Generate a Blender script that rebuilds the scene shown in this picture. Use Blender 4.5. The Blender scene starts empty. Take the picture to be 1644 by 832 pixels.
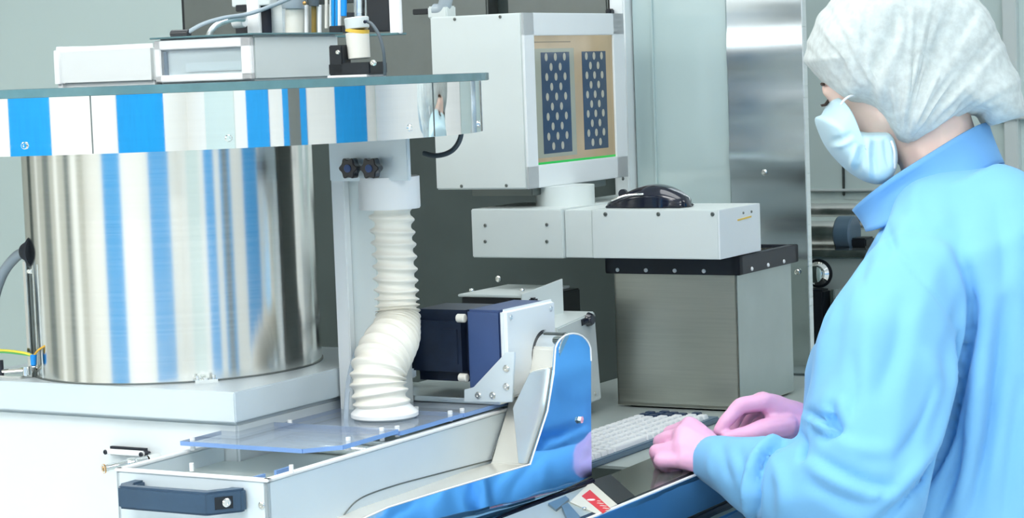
import bpy, bmesh, math, random
import numpy as np
from mathutils import Vector, Matrix, noise
random.seed(4)
scn = bpy.context.scene
COL = scn.collection
# ------------------------------------------------------------------ camera
F = 3600.0; CX, CY = 822.0, 416.0
RO = math.radians(2.06); PT = math.atan(302.8/3600)
fw = Vector((0, math.cos(PT), -math.sin(PT))); r0 = Vector((1, 0, 0)); u0 = Vector((0, math.sin(PT), math.cos(PT)))
rt = math.cos(RO)*r0 - math.sin(RO)*u0
up = math.cos(RO)*u0 + math.sin(RO)*r0
EYE = Vector((0, 0, 1.5))
cam = bpy.data.cameras.new('camera'); camo = bpy.data.objects.new('camera', cam); COL.objects.link(camo)
cam.sensor_width = 36.0; cam.sensor_fit = 'HORIZONTAL'; cam.lens = 36.0*F/1644
cam.clip_start = 0.05; cam.clip_end = 100
camo.matrix_world = Matrix(((rt.x, up.x, -fw.x, EYE.x), (rt.y, up.y, -fw.y, EYE.y), (rt.z, up.z, -fw.z, EYE.z), (0, 0, 0, 1)))
scn.camera = camo
# ------------------------------------------------------------------ colour management and light
scn.view_settings.view_transform = 'Standard'
scn.view_settings.look = 'None'
scn.view_settings.gamma = 1.0
scn.view_settings.use_curve_mapping = False
scn.view_settings.exposure = 0.0
LAMP_REAR = 9.0; LAMP_FRONT = 4.0  # rear panels made stronger, standing in for a frontal key light
wd = bpy.data.worlds.new('world'); scn.world = wd; wd.use_nodes = True
wd.node_tree.nodes['Background'].inputs[0].default_value = (0.85, 0.93, 1.0, 1)
wd.node_tree.nodes['Background'].inputs[1].default_value = 0.3
scn.cycles.use_denoising = True
scn.cycles.max_bounces = 10; scn.cycles.diffuse_bounces = 4; scn.cycles.glossy_bounces = 5
scn.cycles.transparent_max_bounces = 12; scn.cycles.transmission_bounces = 6
scn.cycles.caustics_reflective = False; scn.cycles.caustics_refractive = False
scn.cycles.sample_clamp_indirect = 4.0

# ------------------------------------------------------------------ frames: a and b run along the machine, z up
U = Vector((math.cos(math.radians(30)), -0.5, 0)); V = Vector((0.5, math.cos(math.radians(30)), 0)); Z = Vector((0, 0, 1))
def W(a, b, z): return U*a + V*b + Z*z
def ray(x, y): return fw + rt*((x-CX)/F) - up*((y-CY)/F)
def PY(x, y, Y):
    d = ray(x, y); return EYE + d*(Y/d.y)
def PZ(x, y, z):
    d = ray(x, y); return EYE + d*((z-1.5)/d.z)
def PB(x, y, b):
    d = ray(x, y); return EYE + d*(b/d.dot(V))
def PA(x, y, a):
    d = ray(x, y); return EYE + d*(a/d.dot(U))
def AB(p): return (p.dot(U), p.dot(V), p.z)

# ------------------------------------------------------------------ materials
def new_mat(name):
    m = bpy.data.materials.new(name); m.use_nodes = True
    return m, m.node_tree, m.node_tree.nodes['Principled BSDF']
def setp(p, **k):
    for n, v in k.items():
        p.inputs[n.replace('_', ' ')].default_value = v
def tex_co(nt, scale=(1, 1, 1), kind='Object', rot=(0, 0, 0)):
    tc = nt.nodes.new('ShaderNodeTexCoord'); mp = nt.nodes.new('ShaderNodeMapping')
    mp.inputs['Scale'].default_value = scale; mp.inputs['Rotation'].default_value = rot
    nt.links.new(tc.outputs[kind], mp.inputs[0]); return mp.outputs[0]
def noise_node(nt, vec, scale=5, detail=3, rough=0.5):
    n = nt.nodes.new('ShaderNodeTexNoise'); n.inputs['Scale'].default_value = scale
    n.inputs['Detail'].default_value = detail; n.inputs['Roughness'].default_value = rough
    nt.links.new(vec, n.inputs['Vector']); return n.outputs[0]
def ramp(nt, fac, stops):
    r = nt.nodes.new('ShaderNodeValToRGB'); e = r.color_ramp.elements
    while len(e) < len(stops): e.new(0.5)
    for i, (p, c) in enumerate(stops):
        e[i].position = p; e[i].color = (c[0], c[1], c[2], 1) if hasattr(c, '__len__') else (c, c, c, 1)
    nt.links.new(fac, r.inputs[0]); return r.outputs[0]
def bump(nt, p, h, strength=0.2, dist=0.002):
    b = nt.nodes.new('ShaderNodeBump'); b.inputs['Strength'].default_value = strength; b.inputs['Distance'].default_value = dist
    nt.links.new(h, b.inputs['Height']); nt.links.new(b.outputs[0], p.inputs['Normal'])
def paint(name, c, rough=0.45, var=0.03, metal=0.0, bmp=0.0, coat=0.0, scale=14, spec=0.5):
    m, nt, p = new_mat(name)
    v = tex_co(nt); n = noise_node(nt, v, scale, 4)
    lo = tuple(max(0, q*(1-var)) for q in c); hi = tuple(min(1, q*(1+var)) for q in c)
    nt.links.new(ramp(nt, n, [(0.3, lo), (0.7, hi)]), p.inputs['Base Color'])
    setp(p, Roughness=rough, Metallic=metal)
    p.inputs['Coat Weight'].default_value = coat; p.inputs['Specular IOR Level'].default_value = spec
    if bmp: bump(nt, p, noise_node(nt, v, 260, 2), bmp, 0.001)
    return m
def brushed(name, c, rough=0.25, stretch=(2, 2, 220), var=0.08, bmp=0.05, aniso=0.0, rv=0.08, kind='Object'):
    m, nt, p = new_mat(name)
    v = tex_co(nt, stretch, kind); n = noise_node(nt, v, 3, 5, 0.6)
    lo = tuple(q*(1-var) for q in c); hi = tuple(min(1, q*(1+var)) for q in c)
    nt.links.new(ramp(nt, n, [(0.3, lo), (0.7, hi)]), p.inputs['Base Color'])
    nt.links.new(ramp(nt, n, [(0.3, max(0.0, rough-rv)), (0.7, rough+rv)]), p.inputs['Roughness'])
    setp(p, Metallic=1.0)
    if aniso:
        p.inputs['Anisotropic'].default_value = aniso
        t = nt.nodes.new('ShaderNodeTangent'); t.direction_type = 'RADIAL'; t.axis = 'Z'; p.inputs['Anisotropic Rotation'].default_value = 0.25
        nt.links.new(t.outputs[0], p.inputs['Tangent'])
    if bmp: bump(nt, p, n, bmp, 0.0006)
    return m
M = {}
M['white_wall'] = paint('white_wall', (0.90, 0.90, 0.87), 0.6, 0.01)
M['grey_wall'] = paint('grey_green_wall', (0.66, 0.79, 0.77), 0.5, 0.02, scale=1.2)
M['warm_wall'] = paint('warm_grey_wall', (0.50, 0.50, 0.44), 0.5, 0.03)
M['blue_panel'] = paint('blue_wall_panel', (0.002, 0.34, 0.80), 0.5, 0.05)
M['floor'] = paint('pale_floor', (0.55, 0.6, 0.6), 0.3, 0.03)
M['ceiling'] = paint('white_ceiling', (0.9, 0.91, 0.91), 0.7, 0.01)
M['light_paint'] = paint('pale_grey_paint', (0.70, 0.77, 0.76), 0.38, 0.015, bmp=0.05)
M['white_paint'] = paint('white_paint', (0.84, 0.89, 0.90), 0.35, 0.01, bmp=0.04)
M['body_paint'] = paint('pale_blue_grey_paint', (0.76, 0.82, 0.83), 0.4, 0.01)
M['alu'] = brushed('satin_aluminium', (0.80, 0.85, 0.86), 0.34, (3, 3, 90), 0.04, 0.03)
M['alu_white'] = paint('anodised_plate', (0.74, 0.83, 0.87), 0.35, 0.015, metal=0.25)
M['mirror'] = brushed('polished_steel', (0.90, 0.91, 0.90), 0.035, (1, 1, 60), 0.02, 0.0, rv=0.015)
M['mirror_gown_tint'] = brushed('polished_steel_gown_tint', (0.38, 0.64, 0.90), 0.05, (4, 4, 4), 0.02, 0.0, rv=0.02)  # blue tint puts the gown's deep reflection into the metal colour
p_ = M['mirror_gown_tint'].node_tree.nodes['Principled BSDF']; bump(M['mirror_gown_tint'].node_tree, p_, noise_node(M['mirror_gown_tint'].node_tree, tex_co(M['mirror_gown_tint'].node_tree), 14, 1), 0.25, 0.004)
M['drum'] = brushed('brushed_drum_steel', (0.86, 0.86, 0.82), 0.19, (1, 1, 160), 0.03, 0.006, aniso=0.9, rv=0.015)
M['bin_steel'] = brushed('brushed_bin_steel', (0.68, 0.67, 0.60), 0.36, (3, 3, 90), 0.05, 0.02, rv=0.04)
M['bin_side'] = paint('satin_bin_side', (0.40, 0.47, 0.46), 0.3, 0.05, metal=0.6)
M['column_steel'] = brushed('brushed_column_steel', (0.72, 0.79, 0.83), 0.22, (1, 1, 6), 0.04, 0.0, rv=0.06)
M['panel_steel'] = brushed('dark_machine_panel', (0.20, 0.22, 0.21), 0.5, (6, 6, 6), 0.10, 0.0)
M['panel_dark'] = paint('dark_panel_paint', (0.055, 0.075, 0.072), 0.45, 0.15, metal=0.35, scale=5)
M['steel'] = brushed('stainless_fitting', (0.76, 0.76, 0.73), 0.2, (8, 8, 8), 0.06, 0.0)
M['cream_reflection'] = paint('wall_reflection_metal', (0.80, 0.79, 0.72), 0.22, 0.02, metal=0.35)  # cream imitates the pale wall mirrored in the arm metal
M['chrome'] = brushed('chrome', (0.92, 0.92, 0.9), 0.06, (5, 5, 5), 0.02, 0.0, rv=0.02)
M['black'] = paint('black_plastic', (0.010, 0.013, 0.018), 0.35, 0.2, bmp=0.05)
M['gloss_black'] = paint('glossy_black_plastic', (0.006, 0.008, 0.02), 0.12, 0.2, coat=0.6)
M['navy'] = paint('navy_coating', (0.045, 0.085, 0.22), 0.4, 0.1, bmp=0.1)
M['dark_navy'] = paint('dark_navy_coating', (0.012, 0.022, 0.05), 0.36, 0.3, bmp=0.1, scale=30)
M['handle'] = paint('slate_blue_handle', (0.035, 0.075, 0.13), 0.42, 0.08, bmp=0.15)
M['rubber'] = paint('black_rubber', (0.015, 0.02, 0.03), 0.5, 0.1)
M['grey_cable'] = paint('grey_cable', (0.35, 0.42, 0.47), 0.35, 0.05)
M['dark_cable'] = paint('dark_grey_cable', (0.09, 0.12, 0.14), 0.4, 0.05)
M['hose_plastic'] = paint('white_hose_plastic', (0.90, 0.88, 0.79), 0.38, 0.02)
M['cup'] = paint('white_plastic', (0.90, 0.92, 0.92), 0.4, 0.01)
M['cream'] = paint('cream_plastic', (0.85, 0.84, 0.76), 0.4, 0.01)
M['yellow'] = paint('yellow_band', (0.9, 0.6, 0.08), 0.4, 0.02)
M['brass'] = brushed('brass', (0.75, 0.42, 0.16), 0.22, (8, 8, 8), 0.05, 0.0)
M['amber'] = paint('amber_rod', (0.25, 0.17, 0.03), 0.3, 0.05)
M['blue_plastic'] = paint('bright_blue_plastic', (0.01, 0.32, 0.9), 0.35, 0.03)
M['green'] = paint('green_sheathing', (0.12, 0.5, 0.15), 0.4, 0.05)
M['orange'] = paint('orange_wire', (0.85, 0.48, 0.05), 0.4, 0.05)
M['yellow_wire'] = paint('yellow_wire', (0.9, 0.8, 0.08), 0.4, 0.05)
M['kb_frame'] = paint('blue_grey_frame', (0.10, 0.17, 0.24), 0.35, 0.05)
M['key'] = paint('white_keycap', (0.82, 0.85, 0.86), 0.4, 0.01)
M['key_dark'] = paint('navy_keycap', (0.02, 0.045, 0.10), 0.4, 0.05)
M['bench'] = paint('bench_steel', (0.50, 0.57, 0.55), 0.35, 0.02, metal=0.35)
M['screen_dark'] = paint('olive_glass_window', (0.10, 0.12, 0.105), 0.08, 0.03, coat=0.5)
M['red'] = paint('red_print', (0.65, 0.03, 0.04), 0.5, 0.03)
M['label'] = paint('white_label', (0.70, 0.70, 0.62), 0.4, 0.01)
M['glove'] = paint('pink_glove', (0.86, 0.47, 0.69), 0.42, 0.03, bmp=0.06, scale=40)
M['skin'] = paint('skin', (0.98, 0.70, 0.60), 0.5, 0.05, scale=20)
M['hair'] = paint('brown_hair', (0.05, 0.025, 0.015), 0.6, 0.3, scale=60)
M['shoe'] = paint('white_shoe', (0.8, 0.82, 0.82), 0.4, 0.02)
M['trouser'] = paint('blue_trousers', (0.16, 0.42, 0.75), 0.8, 0.05)
M['glass_edge'] = paint('acrylic_edge', (0.22, 0.38, 0.72), 0.2, 0.04)
M['disc_edge'] = paint('glass_disc_edge', (0.12, 0.24, 0.26), 0.2, 0.12, scale=30)
for k in ('skin', 'glove'):
    p = M[k].node_tree.nodes['Principled BSDF']
    p.inputs['Subsurface Weight'].default_value = 0.15; p.inputs['Subsurface Scale'].default_value = 0.01
def cloth(name, c, var=0.04, weave=900, alpha=1.0, trans=0.0, mott=9):
    m, nt, p = new_mat(name)
    v = tex_co(nt); n = noise_node(nt, v, mott, 5, 0.6)
    lo = tuple(q*(1-var) for q in c); hi = tuple(min(1, q*(1+var)) for q in c)
    nt.links.new(ramp(nt, n, [(0.35, lo), (0.65, hi)]), p.inputs['Base Color'])
    setp(p, Roughness=0.8, Alpha=alpha)
    p.inputs['Sheen Weight'].default_value = 0.15; p.inputs['Specular IOR Level'].default_value = 0.2
    p.inputs['Transmission Weight'].default_value = 0.0
    bump(nt, p, noise_node(nt, v, weave, 2), 0.12, 0.0006)
    return m
M['gown'] = cloth('blue_gown_cloth', (0.22, 0.54, 0.89), 0.02)
M['collar'] = cloth('blue_collar_cloth', (0.20, 0.49, 0.88), 0.02)
M['cap'] = cloth('pale_cap_fabric', (0.80, 0.89, 0.885), 0.12, 500, alpha=0.90, mott=90)
M['mask'] = cloth('pale_blue_mask', (0.60, 0.83, 0.92), 0.03, 600)
def clear(name, tint, a=0.25, rough=0.05):
    m, nt, p = new_mat(name)
    g = nt.nodes.new('ShaderNodeBsdfTransparent'); g.inputs[0].default_value = (*tint, 1)
    s = nt.nodes.new('ShaderNodeBsdfGlossy'); s.inputs['Roughness'].default_value = rough; s.inputs[0].default_value = (0.95, 0.97, 1, 1)
    f = nt.nodes.new('ShaderNodeFresnel'); f.inputs[0].default_value = 1.25
    ad = nt.nodes.new('ShaderNodeMath'); ad.operation = 'MULTIPLY_ADD'; ad.inputs[1].default_value = 0.5; ad.inputs[2].default_value = 0.03; ad.use_clamp = True
    df = nt.nodes.new('ShaderNodeBsdfDiffuse'); df.inputs[0].default_value = (0.75, 0.86, 1.0, 1)
    m0 = nt.nodes.new('ShaderNodeMixShader'); m0.inputs[0].default_value = a; nt.links.new(g.outputs[0], m0.inputs[1]); nt.links.new(df.outputs[0], m0.inputs[2])
    mx = nt.nodes.new('ShaderNodeMixShader'); nt.links.new(f.outputs[0], ad.inputs[0]); nt.links.new(ad.outputs[0], mx.inputs[0])
    nt.links.new(m0.outputs[0], mx.inputs[1]); nt.links.new(s.outputs[0], mx.inputs[2])
    nt.links.new(mx.outputs[0], nt.nodes['Material Output'].inputs[0])
    return m
M['acrylic'] = clear('clear_acrylic', (0.93, 0.97, 1.0), 0.22)
M['window_clear'] = clear('clear_window', (0.97, 0.99, 1.0), 0.04)
M['disc_glass'] = clear('tinted_glass_disc', (0.75, 0.88, 0.88), 0.1)
M['frost'] = paint('frosted_cover', (0.80, 0.84, 0.83), 0.3, 0.01)
M['door_glass'] = paint('pale_green_backed_glass', (0.50, 0.63, 0.63), 0.12, 0.04, coat=0.5, scale=3)
def emis(name, c, s):
    m, nt, p = new_mat(name)
    p.inputs['Base Color'].default_value = (*c, 1); p.inputs['Emission Color'].default_value = (*c, 1); p.inputs['Emission Strength'].default_value = s
    return m
M['lamp_rear'] = emis('rear_lamp_diffuser', (1.0, 0.99, 0.97), LAMP_REAR)
M['lamp_front'] = emis('front_lamp_diffuser', (0.97, 0.99, 1.0), LAMP_FRONT)

# ------------------------------------------------------------------ mesh building
OFF = {}
class MB:
    def __init__(s): s.bm = bmesh.new()
    def _tag(s): return set(s.bm.verts)
    def box(s, a0, a1, b0, b1, z0, z1, bev=0.0, seg=2):
        t = bmesh.new(); bmesh.ops.create_cube(t, size=1)
        for v in t.verts:
            v.co = Vector(((a0+a1)/2 + v.co.x*(a1-a0), (b0+b1)/2 + v.co.y*(b1-b0), (z0+z1)/2 + v.co.z*(z1-z0)))
        if bev > 0: bmesh.ops.bevel(t, geom=t.edges[:], offset=bev, segments=seg, affect='EDGES')
        for v in t.verts: v.co = W(*v.co)
        s.add(t); return s
    def add(s, t):
        me = bpy.data.meshes.new('t'); bmesh.ops.recalc_face_normals(t, faces=t.faces[:]); t.to_mesh(me); t.free(); s.bm.from_mesh(me); bpy.data.meshes.remove(me)
    def prism(s, pts, vec, bev=0.0):
        t = bmesh.new(); vec = Vector(vec)
        n = len(pts); A = [t.verts.new(p) for p in pts]; B = [t.verts.new(Vector(p)+vec) for p in pts]
        t.faces.new(A); t.faces.new(list(reversed(B)))
        for i in range(n): t.faces.new((A[i], B[i], B[(i+1) % n], A[(i+1) % n]))
        bmesh.ops.recalc_face_normals(t, faces=t.faces[:])
        if bev > 0: bmesh.ops.bevel(t, geom=t.edges[:], offset=bev, segments=2, affect='EDGES')
        s.add(t); return s
    def cyl(s, p0, p1, r, r1=None, seg=32, bev=0.0):
        r1 = r if r1 is None else r1; p0 = Vector(p0); p1 = Vector(p1); d = p1-p0; L = d.length
        prof = [(0, 0), (max(r-bev, 1e-5), 0)] + ([(r, bev)] if bev else []) + ([(r1, L-bev)] if bev else []) + [(max(r1-bev, 1e-5), L), (0, L)]
        return s.lathe(p0, prof, d, seg)
    def lathe(s, c, prof, axis=Z, seg=48, sc=None):
        t = bmesh.new(); q = Vector(axis).to_track_quat('Z', 'Y'); c = Vector(c)
        rings = []
        for r, h in prof:
            if r <= 1e-6: rings.append([t.verts.new(c + q @ Vector((0, 0, h)))])
            else: rings.append([t.verts.new(c + q @ Vector((r*math.cos(2*math.pi*i/seg), r*math.sin(2*math.pi*i/seg), h))) for i in range(seg)])
        for A, B in zip(rings, rings[1:]):
            if len(A) == 1 and len(B) == 1: continue
            for i in range(seg):
                j = (i+1) % seg
                if len(A) == 1: t.faces.new((A[0], B[i], B[j]))
                elif len(B) == 1: t.faces.new((A[i], B[0], A[j]))
                else: t.faces.new((A[i], B[i], B[j], A[j]))
        s.add(t); return s
    def tube(s, pts, r, seg=12, n=None, rfun=None, caps=True):
        P = smooth_path(pts, n) if n else [Vector(p) for p in pts]
        t = bmesh.new(); rings = []
        T = [(P[min(i+1, len(P)-1)]-P[max(i-1, 0)]).normalized() for i in range(len(P))]
        nrm = T[0].orthogonal().normalized()
        for i, p in enumerate(P):
            nrm = (nrm - T[i]*nrm.dot(T[i])).normalized(); bn = T[i].cross(nrm)
            ring = []
            for k in range(seg):
                th = 2*math.pi*k/seg
                rr = rfun(i/(len(P)-1), th) if rfun else r
                ring.append(t.verts.new(p + (nrm*math.cos(th)+bn*math.sin(th))*rr))
            rings.append(ring)
        for A, B in zip(rings, rings[1:]):
            for k in range(seg): t.faces.new((A[k], A[(k+1) % seg], B[(k+1) % seg], B[k]))
        if caps: t.faces.new(list(reversed(rings[0]))); t.faces.new(rings[-1])
        s.add(t); return s
    def ball(s, c, r, sc=(1, 1, 1), seg=20):
        t = bmesh.new(); bmesh.ops.create_uvsphere(t, u_segments=seg, v_segments=max(8, seg//2), radius=r)
        for v in t.verts: v.co = Vector(c) + Vector((v.co.x*sc[0], v.co.y*sc[1], v.co.z*sc[2]))
        s.add(t); return s
    def ell(s, c, rad, axes, seg=32):
        t = bmesh.new(); bmesh.ops.create_uvsphere(t, u_segments=seg, v_segments=seg//2, radius=1)
        for v in t.verts: v.co = Vector(c) + axes[0]*v.co.x*rad[0] + axes[1]*v.co.y*rad[1] + axes[2]*v.co.z*rad[2]
        s.add(t); return s
    def hull(s, spheres):
        t = bmesh.new()
        for c, r in spheres:
            q = bmesh.new(); bmesh.ops.create_icosphere(q, subdivisions=2, radius=r)
            for v in q.verts: t.verts.new(Vector(c)+v.co)
            q.free()
        res = bmesh.ops.convex_hull(t, input=t.verts[:])
        bmesh.ops.delete(t, geom=[v for v in t.verts if not v.link_faces], context='VERTS')
        s.add(t); return s
    def chain(s, pts):
        for (c0, ra), (c1, rb) in zip(pts, pts[1:]): s.hull([(c0, ra), (c1, rb)])
        return s
    def mesh(s):
        me = bpy.data.meshes.new('m'); s.bm.to_mesh(me); s.bm.free(); return me
    def build(s, name, mat, parent=None, loc=None, smooth=35, label=None):
        me = s.mesh(); return link(name, me, mat, parent, loc, smooth, label)
def smooth_path(pts, n):
    P = [Vector(p) for p in pts]; out = []
    m = len(P)
    for i in range(m-1):
        p0, p1, p2, p3 = P[max(i-1, 0)], P[i], P[i+1], P[min(i+2, m-1)]
        k = max(1, n//(m-1))
        for j in range(k):
            t = j/k
            out.append(0.5*((2*p1)+(-p0+p2)*t+(2*p0-5*p1+4*p2-p3)*t*t+(-p0+3*p1-3*p2+p3)*t**3))
    out.append(P[-1]); return out
def link(name, me, mat, parent=None, loc=None, smooth=35, label=None):
    me.name = name
    o = bpy.data.objects.new(name, me); COL.objects.link(o)
    if parent is not None:
        off = OFF[parent.name]; o.parent = parent
    else:
        if loc is None:
            co = np.empty(len(me.vertices)*3); me.vertices.foreach_get('co', co); co = co.reshape(-1, 3)
            mn = co.min(0); mx = co.max(0); off = Vector(((mn[0]+mx[0])/2, (mn[1]+mx[1])/2, mn[2]))
        else: off = Vector(loc)
        o.location = off
    me.transform(Matrix.Translation(-off)); OFF[o.name] = off
    if mat is not None: me.materials.append(M[mat] if isinstance(mat, str) else mat)
    me.shade_smooth(); me.set_sharp_from_angle(angle=math.radians(smooth))
    if label: o['label'] = label
    return o
def tag(o, label, cat, group=None):
    o['label'] = label; o['category'] = cat
    if group: o['group'] = group
    return o
def thing(name, label, cat, loc, group=None):
    o = bpy.data.objects.new(name, None); COL.objects.link(o); o.location = loc; o.empty_display_size = 0.05
    OFF[o.name] = Vector(loc); return tag(o, label, cat, group)
def struct(o):
    o['kind'] = 'structure'; return o
def screw(p, n, r, parent, mat='steel', name='screw', h=0.002):
    n = Vector(n).normalized(); p = Vector(p)
    MB().lathe(p-n*0.0005, [(0, 0), (r, 0), (r, h*0.6), (r*0.75, h), (r*0.35, h), (r*0.3, h*0.5), (0, h*0.5)], n, 14).build(name, mat, parent)

# ------------------------------------------------------------------ the room
RA0, RA1, RB0, RB1, RH = -5.0, 3.5, -3.0, 4.6, 2.9
struct(MB().box(RA0-.1, RA1+.1, RB0-.1, RB1+.1, -0.1, 0).build('floor', 'floor'))
struct(MB().box(RA0-.1, RA1+.1, RB0-.1, RB1+.1, RH, RH+.1).build('ceiling', 'ceiling'))
struct(MB().box(RA0-.1, RA1+.1, RB1, RB1+.1, 0, RH).build('wall_back', 'grey_wall'))
struct(MB().box(RA0-.1, RA1+.1, RB0-.1, RB0, 0, RH).build('wall_rear', 'white_wall'))
struct(MB().box(RA0-.1, RA0, RB0, RB1, 0, RH).build('wall_left', 'warm_wall'))
struct(MB().box(RA1, RA1+.1, RB0, RB1, 0, RH).build('wall_right', 'white_wall'))
n = 0  # blue panels below are invented and unseen, placed for stripes mirrored in ring and drum
for a0, a1, top in ((-3.12, -1.76, 2.4), (0.38, 2.24, 2.4)):
    n += 1; struct(MB().box(a0, a1, RB0, RB0+.03, 0.1, top, .004).build('trim_or_reflector_%d' % n, 'blue_panel'))
for b0, b1 in ((-0.22, 0.59), (1.07, 1.27), (1.66, 1.88), (2.88, 4.14)):
    n += 1; struct(MB().box(RA1-.03, RA1, b0, b1, 0.1, 2.4, .004).build('trim_or_reflector_%d' % n, 'blue_panel'))
# invented dark and grey panels on the right wall, for bands mirrored in the ring
n += 1; struct(MB().box(RA1-.025, RA1, 1.27, 1.66, 0.1, 2.3, .004).build('trim_or_reflector_%d' % n, 'panel_steel'))
for b0, b1 in ((-2.0, -0.7),):
    n += 1; struct(MB().box(RA1-.02, RA1, b0, b1, 0.1, 2.3, .004).build('trim_or_reflector_%d' % n, 'grey_wall'))
for b0, b1, mt in ((2.6, 3.0, 'panel_dark'), (1.9, 2.1, 'white_wall'), (0.9, 1.4, 'panel_steel'), (0.2, 0.5, 'white_wall'), (-0.9, -0.5, 'panel_steel'), (-1.9, -1.2, 'white_wall')):  # unseen stripes added so the drum's left side mirrors dark and light bands
    n += 1; struct(MB().box(RA0, RA0+.03, b0, b1, 0.1, 2.4, .004).build('trim_or_reflector_%d' % n, mt))
n += 1; struct(MB().box(-0.95, 3.4, RB1-.03, RB1, 0.1, 2.6, .004).build('trim_or_reflector_%d' % n, 'white_wall'))  # unseen white board added to whiten reflections at the right of ring and drum
# unseen ceiling lamps added to light the room; rear rows brighter as frontal key
for i, (a, b) in enumerate([(-3.4, 0.6), (-1.2, 0.6), (1.2, 0.6), (-3.4, 3.0), (-1.2, 2.4), (1.2, 3.0), (-1.2, -1.6), (1.8, -1.6), (-3.8, -1.6)]):
    nm = ['left', 'middle', 'right'][i % 3]
    lab = 'unseen square white ceiling light panel, %s one of the row %s' % (('left' if a < -3 else 'right' if a > 1 else 'middle'), ('behind the photographer' if b < 0 else 'above the photographer' if b < 1 else 'above the machines'))
    t = thing('ceiling_light', lab, 'ceiling light', W(a, b, RH-.05), 'ceiling lights')
    MB().box(a-.62, a+.62, b-.62, b+.62, RH-.05, RH, .004).build('frame', 'white_paint', t)
    MB().box(a-.58, a+.58, b-.58, b+.58, RH-.058, RH-.05).build('diffuser', 'lamp_rear' if b < 1 else 'lamp_front', t)

# back wall panel seams and rails (thin trims standing proud of the wall)
def walltrim(x0, y0, x1, y1, w, mat, th=.012):
    global n
    n += 1
    p, q = AB(PB(x0, y0, RB1)), AB(PB(x1, y1, RB1))
    if abs(p[0]-q[0]) < abs(p[2]-q[2]): m = MB().box((p[0]+q[0])/2-w/2, (p[0]+q[0])/2+w/2, RB1-th, RB1, min(p[2], q[2]), max(p[2], q[2]), .002)
    else: m = MB().box(min(p[0], q[0]), max(p[0], q[0]), RB1-th, RB1, (p[2]+q[2])/2-w/2, (p[2]+q[2])/2+w/2, .002)
    return struct(m.build('trim_or_reflector_%d' % n, mat))
walltrim(1351, -60, 1351, 315, .006, 'panel_steel', .004)
walltrim(1300, 305, 1450, 305, .006, 'light_paint')
walltrim(1626, -60, 1626, 300, .03, 'light_paint', .02)
walltrim(1600, 186, 1700, 186, .012, 'light_paint', .03)

# ------------------------------------------------------------------ machine back panel, glass door, steel column
BP = 3.5
t = thing('machine_back_panel', 'dark grey steel back panel of the machine behind the monitor', 'panel', W(-2.3, BP, 0))
MB().box(-2.727, -1.80, BP, BP+.05, 0, 2.2, .003).build('panel_sheet', 'panel_dark', t)
for (x, y) in ((598, 53+500), (760, 60), (672, 52), (800, 448), (900, 590)):
    screw(PB(x, y, BP), -V, .006, t)
p = AB(PB(690, 70, BP-.05)); q = AB(PB(640, 130, BP-.05))
MB().box(-2.33, -2.03, BP-.04, BP, 1.45, 2.1, .003).build('cover_sheet', 'panel_steel', t)
for zz in (1.535, 1.9): screw(W(-2.06, BP-.04, zz), -V, .006, t, 'steel')
MB().box(-2.725, -2.335, BP-.02, BP, 1.45, 2.1, .003).build('upper_sheet', 'panel_steel', t)
# upper steel sheet above the monitor
MB().box(-2.0, -1.80, BP-.02, BP, 1.585, 2.1, .003).build('upper_sheet', 'panel_steel', t)
t = thing('side_post', 'dark vertical post at the left end of the machine back panel', 'post', W(-2.733, BP, 0))
MB().box(-2.737, -2.7285, BP-.01, BP+.04, 0, 2.2, .001).build('post_body', 'black', t)
t = thing('glass_door', 'pale green glass cabinet door left of the steel column', 'door', W(-1.68, BP, 0))
MB().box(-1.765, -1.585, BP+.004, BP+.03, 0.02, 2.2, .002).build('door_panel', 'door_glass', t)
MB().box(-1.797, -1.768, BP-.02, BP+.03, 0.02, 2.2, .003).build('frame_post', 'white_paint', t, label='white door frame post')
MB().box(-1.728, -1.724, BP-.001, BP+.004, 1.25, 2.0, .0008).build('pane_strip', 'door_glass', t)
t = thing('slot_strip', 'narrow black strip standing in for the dark slot beside the white frame post behind the monitor', 'rail', W(-1.8, BP-.05, 1.3))
MB().box(-1.797, -1.786, BP-.035, BP-.02, 1.31, 1.60, .002).build('slot_dark', 'black', t)  # solid black strip put where there is only a dark slot
t = thing('steel_column', 'tall brushed steel column panel between glass door and worker', 'column', W(-1.51, BP, 0))
prof = []
for k in range(181):
    z_ = .02+k*.012; prof.append((BP-.006-.0022*math.sin(z_*34)-.0012*math.sin(z_*71+1)-.001*math.sin(z_*19), z_))
MB().prism([W(-1.582, BP+.006, .02)] + [W(-1.582, b_, z_) for b_, z_ in prof] + [W(-1.582, BP+.006, 2.18)], U*.1385).build('column_sheet', 'column_steel', t, smooth=60)
MB().box(-1.4435, -1.4415, BP-.011, BP+.006, .02, 2.2, .0006).build('edge_strip', 'alu', t)
screw(PB(1227, 277, BP-.008), -V, .005, t)
screw(PB(1280, 437, BP-.012), -V, .005, t)

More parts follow.
